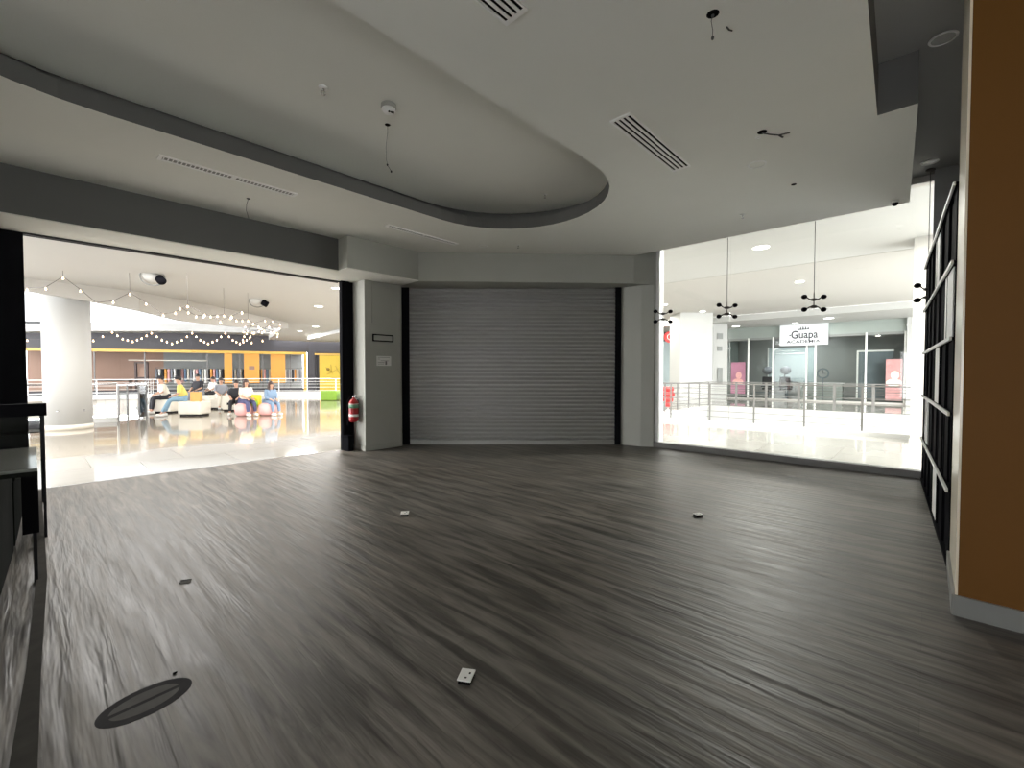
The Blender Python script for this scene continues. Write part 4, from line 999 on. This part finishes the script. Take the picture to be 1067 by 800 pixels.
MB().bar((27.93, 3.97, 0), (27.93, 3.97, 1.2), .04).build('stand', 'chalk', t)
def salon_chair(x, y, label, rz):
    t = thing('salon_chair', label, 'salon chair', (x, y, 0), rz)
    M = Matrix.Translation((x, y, 0)) @ Matrix.Rotation(rz, 4, 'Z')
    MB().lathe([(0, 0), (.25, 0), (.24, .03), (.04, .05), (.04, .45), (0, .45)], 16, M).build('pedestal', 'steel', t, True)
    MB().rbox(-.28, .28, -.26, .26, .45, .58, .04, 2, M).build('seat', 'cloth_black', t)
    MB().rbox(-.26, .26, .2, .32, .58, 1.25, .04, 2, M).build('backrest', 'cloth_black', t)
    for s in (-1, 1): MB().rbox(s*.30-.03, s*.30+.03, -.2, .25, .62, .70, .02, 2, M).build('armrest', 'cloth_black', t)
    MB().ball((0, .1, 1.62), .28, 16, 10, (1, 1, .85), M).build('dryer_hood', 'cloth_grey', t, True)
    MB().tube([M @ Vector((0, .36, .5)), M @ Vector((0, .38, 1.5)), M @ Vector((0, .25, 1.7))], .025, 8).build('hood_arm', 'steel', t, True)
salon_chair(29.2, 5.9, 'black hood dryer chair in the salon, right one of the pair', -1.2)
salon_chair(29.6, 6.9, 'black hood dryer chair in the salon, left one of the pair', -1.2)
t = thing('reception_desk', 'long pale reception desk behind the salon glass', 'desk', (28.6, 4.9, 0))
MB().rbox(28.3, 28.9, 3.2, 5.1, 0, .9, .02, 2).build('body', 'shop_teal', t); MB().box(28.25, 28.95, 3.15, 5.15, .9, .95).build('top', 'white_metal', t)
t = thing('product_shelf', 'low dark product shelf behind the salon glass on the left', 'shelf', (28.1, 6.6, 0))
MB().box(28.0, 28.3, 5.6, 7.3, .35, .40).box(28.0, 28.3, 5.6, 7.3, .75, .80).box(28.0, 28.3, 5.6, 5.65, 0, .8).box(28.0, 28.3, 7.25, 7.3, 0, .8).build('frame', 'chalk', t)
# lightbox sign
t = thing('shop_sign', 'white rounded lightbox sign reading Guapa hanging over the salon window', 'sign', (27.3, 4.75, 3.0))
MB().box(27.24, 27.44, 3.70, 5.82, 2.92, 4.0).build('box', 'sign_white', t)
bb = MB(); bb.box(-1.06, 1.06, -.54, .54, -.02, 0)
bb.bm.free()
face_M = frame_M((27.235, 4.76, 3.47), (0, -1, 0)) @ Rx90
tb = text_mesh('Guapa', .56); tb.xf(face_M @ Matrix.Translation((0.05, -.02, 0)) @ Matrix.Scale(.82, 4, (1, 0, 0))).build('lettering', 'ink', t)
tb = text_mesh('ACADEMIA', .22); tb.xf(face_M @ Matrix.Translation((0.0, -.37, 0)) @ Matrix.Scale(1.35, 4, (1, 0, 0))).build('lettering', 'ink', t)
b = MB()
for (x, y) in ((-.22, .30), (-.11, .33), (0, .36), (.11, .33), (.22, .30)):
    b.poly([Vector((x-.045, .26, .004)), Vector((x+.045, .26, .004)), Vector((x, y+.08, .004))], [(0, 1, 2)])
b.box(-.26, .26, .24, .27, 0, .005); b.box(-.62, -.55, -.06, .01, 0, .005)
b.xf(face_M).build('crown_emblem', 'ink', t)
for y in (3.9, 5.6): MB().box(27.30, 27.34, y-.02, y+.02, 3.95, 4.02).build('hanger', 'steel', t)
# white pier closing the salon on the right, back walls of the hall
struct(MB().box(27.2, 31.7, -.2, .72, 0, 4.02).build('wall_far', 'mall_white'))
struct(MB().box(28.5, 31.7, 9.25, 11.2, 0, 4.02).build('wall_far', 'mall_white'))
struct(MB().box(27.2, 27.4, -7, -.2, 0, 4.02).build('wall_far', 'mall_white'))
# teal shop far left of the right view
t = thing('storefront', 'narrow pale blue shop front with dark header beside the window frame end', 'shop front', (29, 13, 0))
MB().prism([(26.0, 13.25), (28.2, 10.9), (28.4, 11.1), (26.2, 13.45)], 0, 3.45).build('shop_window', 'mirror_blue', t)
MB().prism([(25.95, 13.2), (28.15, 10.85), (28.4, 11.1), (26.2, 13.45)], 3.45, 4.01).build('header', 'fascia_dark', t)
struct(MB().prism([(20, 22), (25.9, 13.3), (26.1, 13.5), (20.2, 22.2)], 0, 4.0).build('wall_far', 'mall_white'))
# red round sign and red totem
t = thing('round_sign', 'red round hanging sign in front of the pale blue shop', 'sign', (24.9, 12.2, 3.3))
Mr = frame_M((24.75, 10.77, 3.52), (.681, -.732, 0)) @ Rx90
MB().lathe([(0, -.04), (.33, -.04), (.33, .04), (0, .04)], 32, Mr).build('disc', 'red_sign', t)
MB().xf(Matrix.Identity(4)).torus((0, 0, 0), .16, .02, 20, 6).xf(Mr @ Matrix.Translation((0, 0, .045))).build('ring_mark', 'white_metal', t)
MB().bar((24.75, 10.77, 3.85), (24.75, 10.77, 4.02), .03).build('hanger', 'steel', t)
t = thing('red_stand', 'red stacked display stand beside the railing at the left of the right hall', 'display stand', (17.0, 7.45, 0))
Mo = Matrix.Translation((17.0, 7.45, 0))
for k, (r, z_) in enumerate(((.14, .16), (.19, .36), (.24, .56), (.21, .76))):
    MB().lathe([(r*.85, z_), (r, z_+.03), (r, z_+.15), (r*.85, z_+.18)], 20, Mo).build('tier', 'red_sign', t, True)
MB().lathe([(.13, 0), (.13, .02), (.03, .03), (.03, .95), (0, .95)], 16, Mo).build('pole', 'white_metal', t, True)
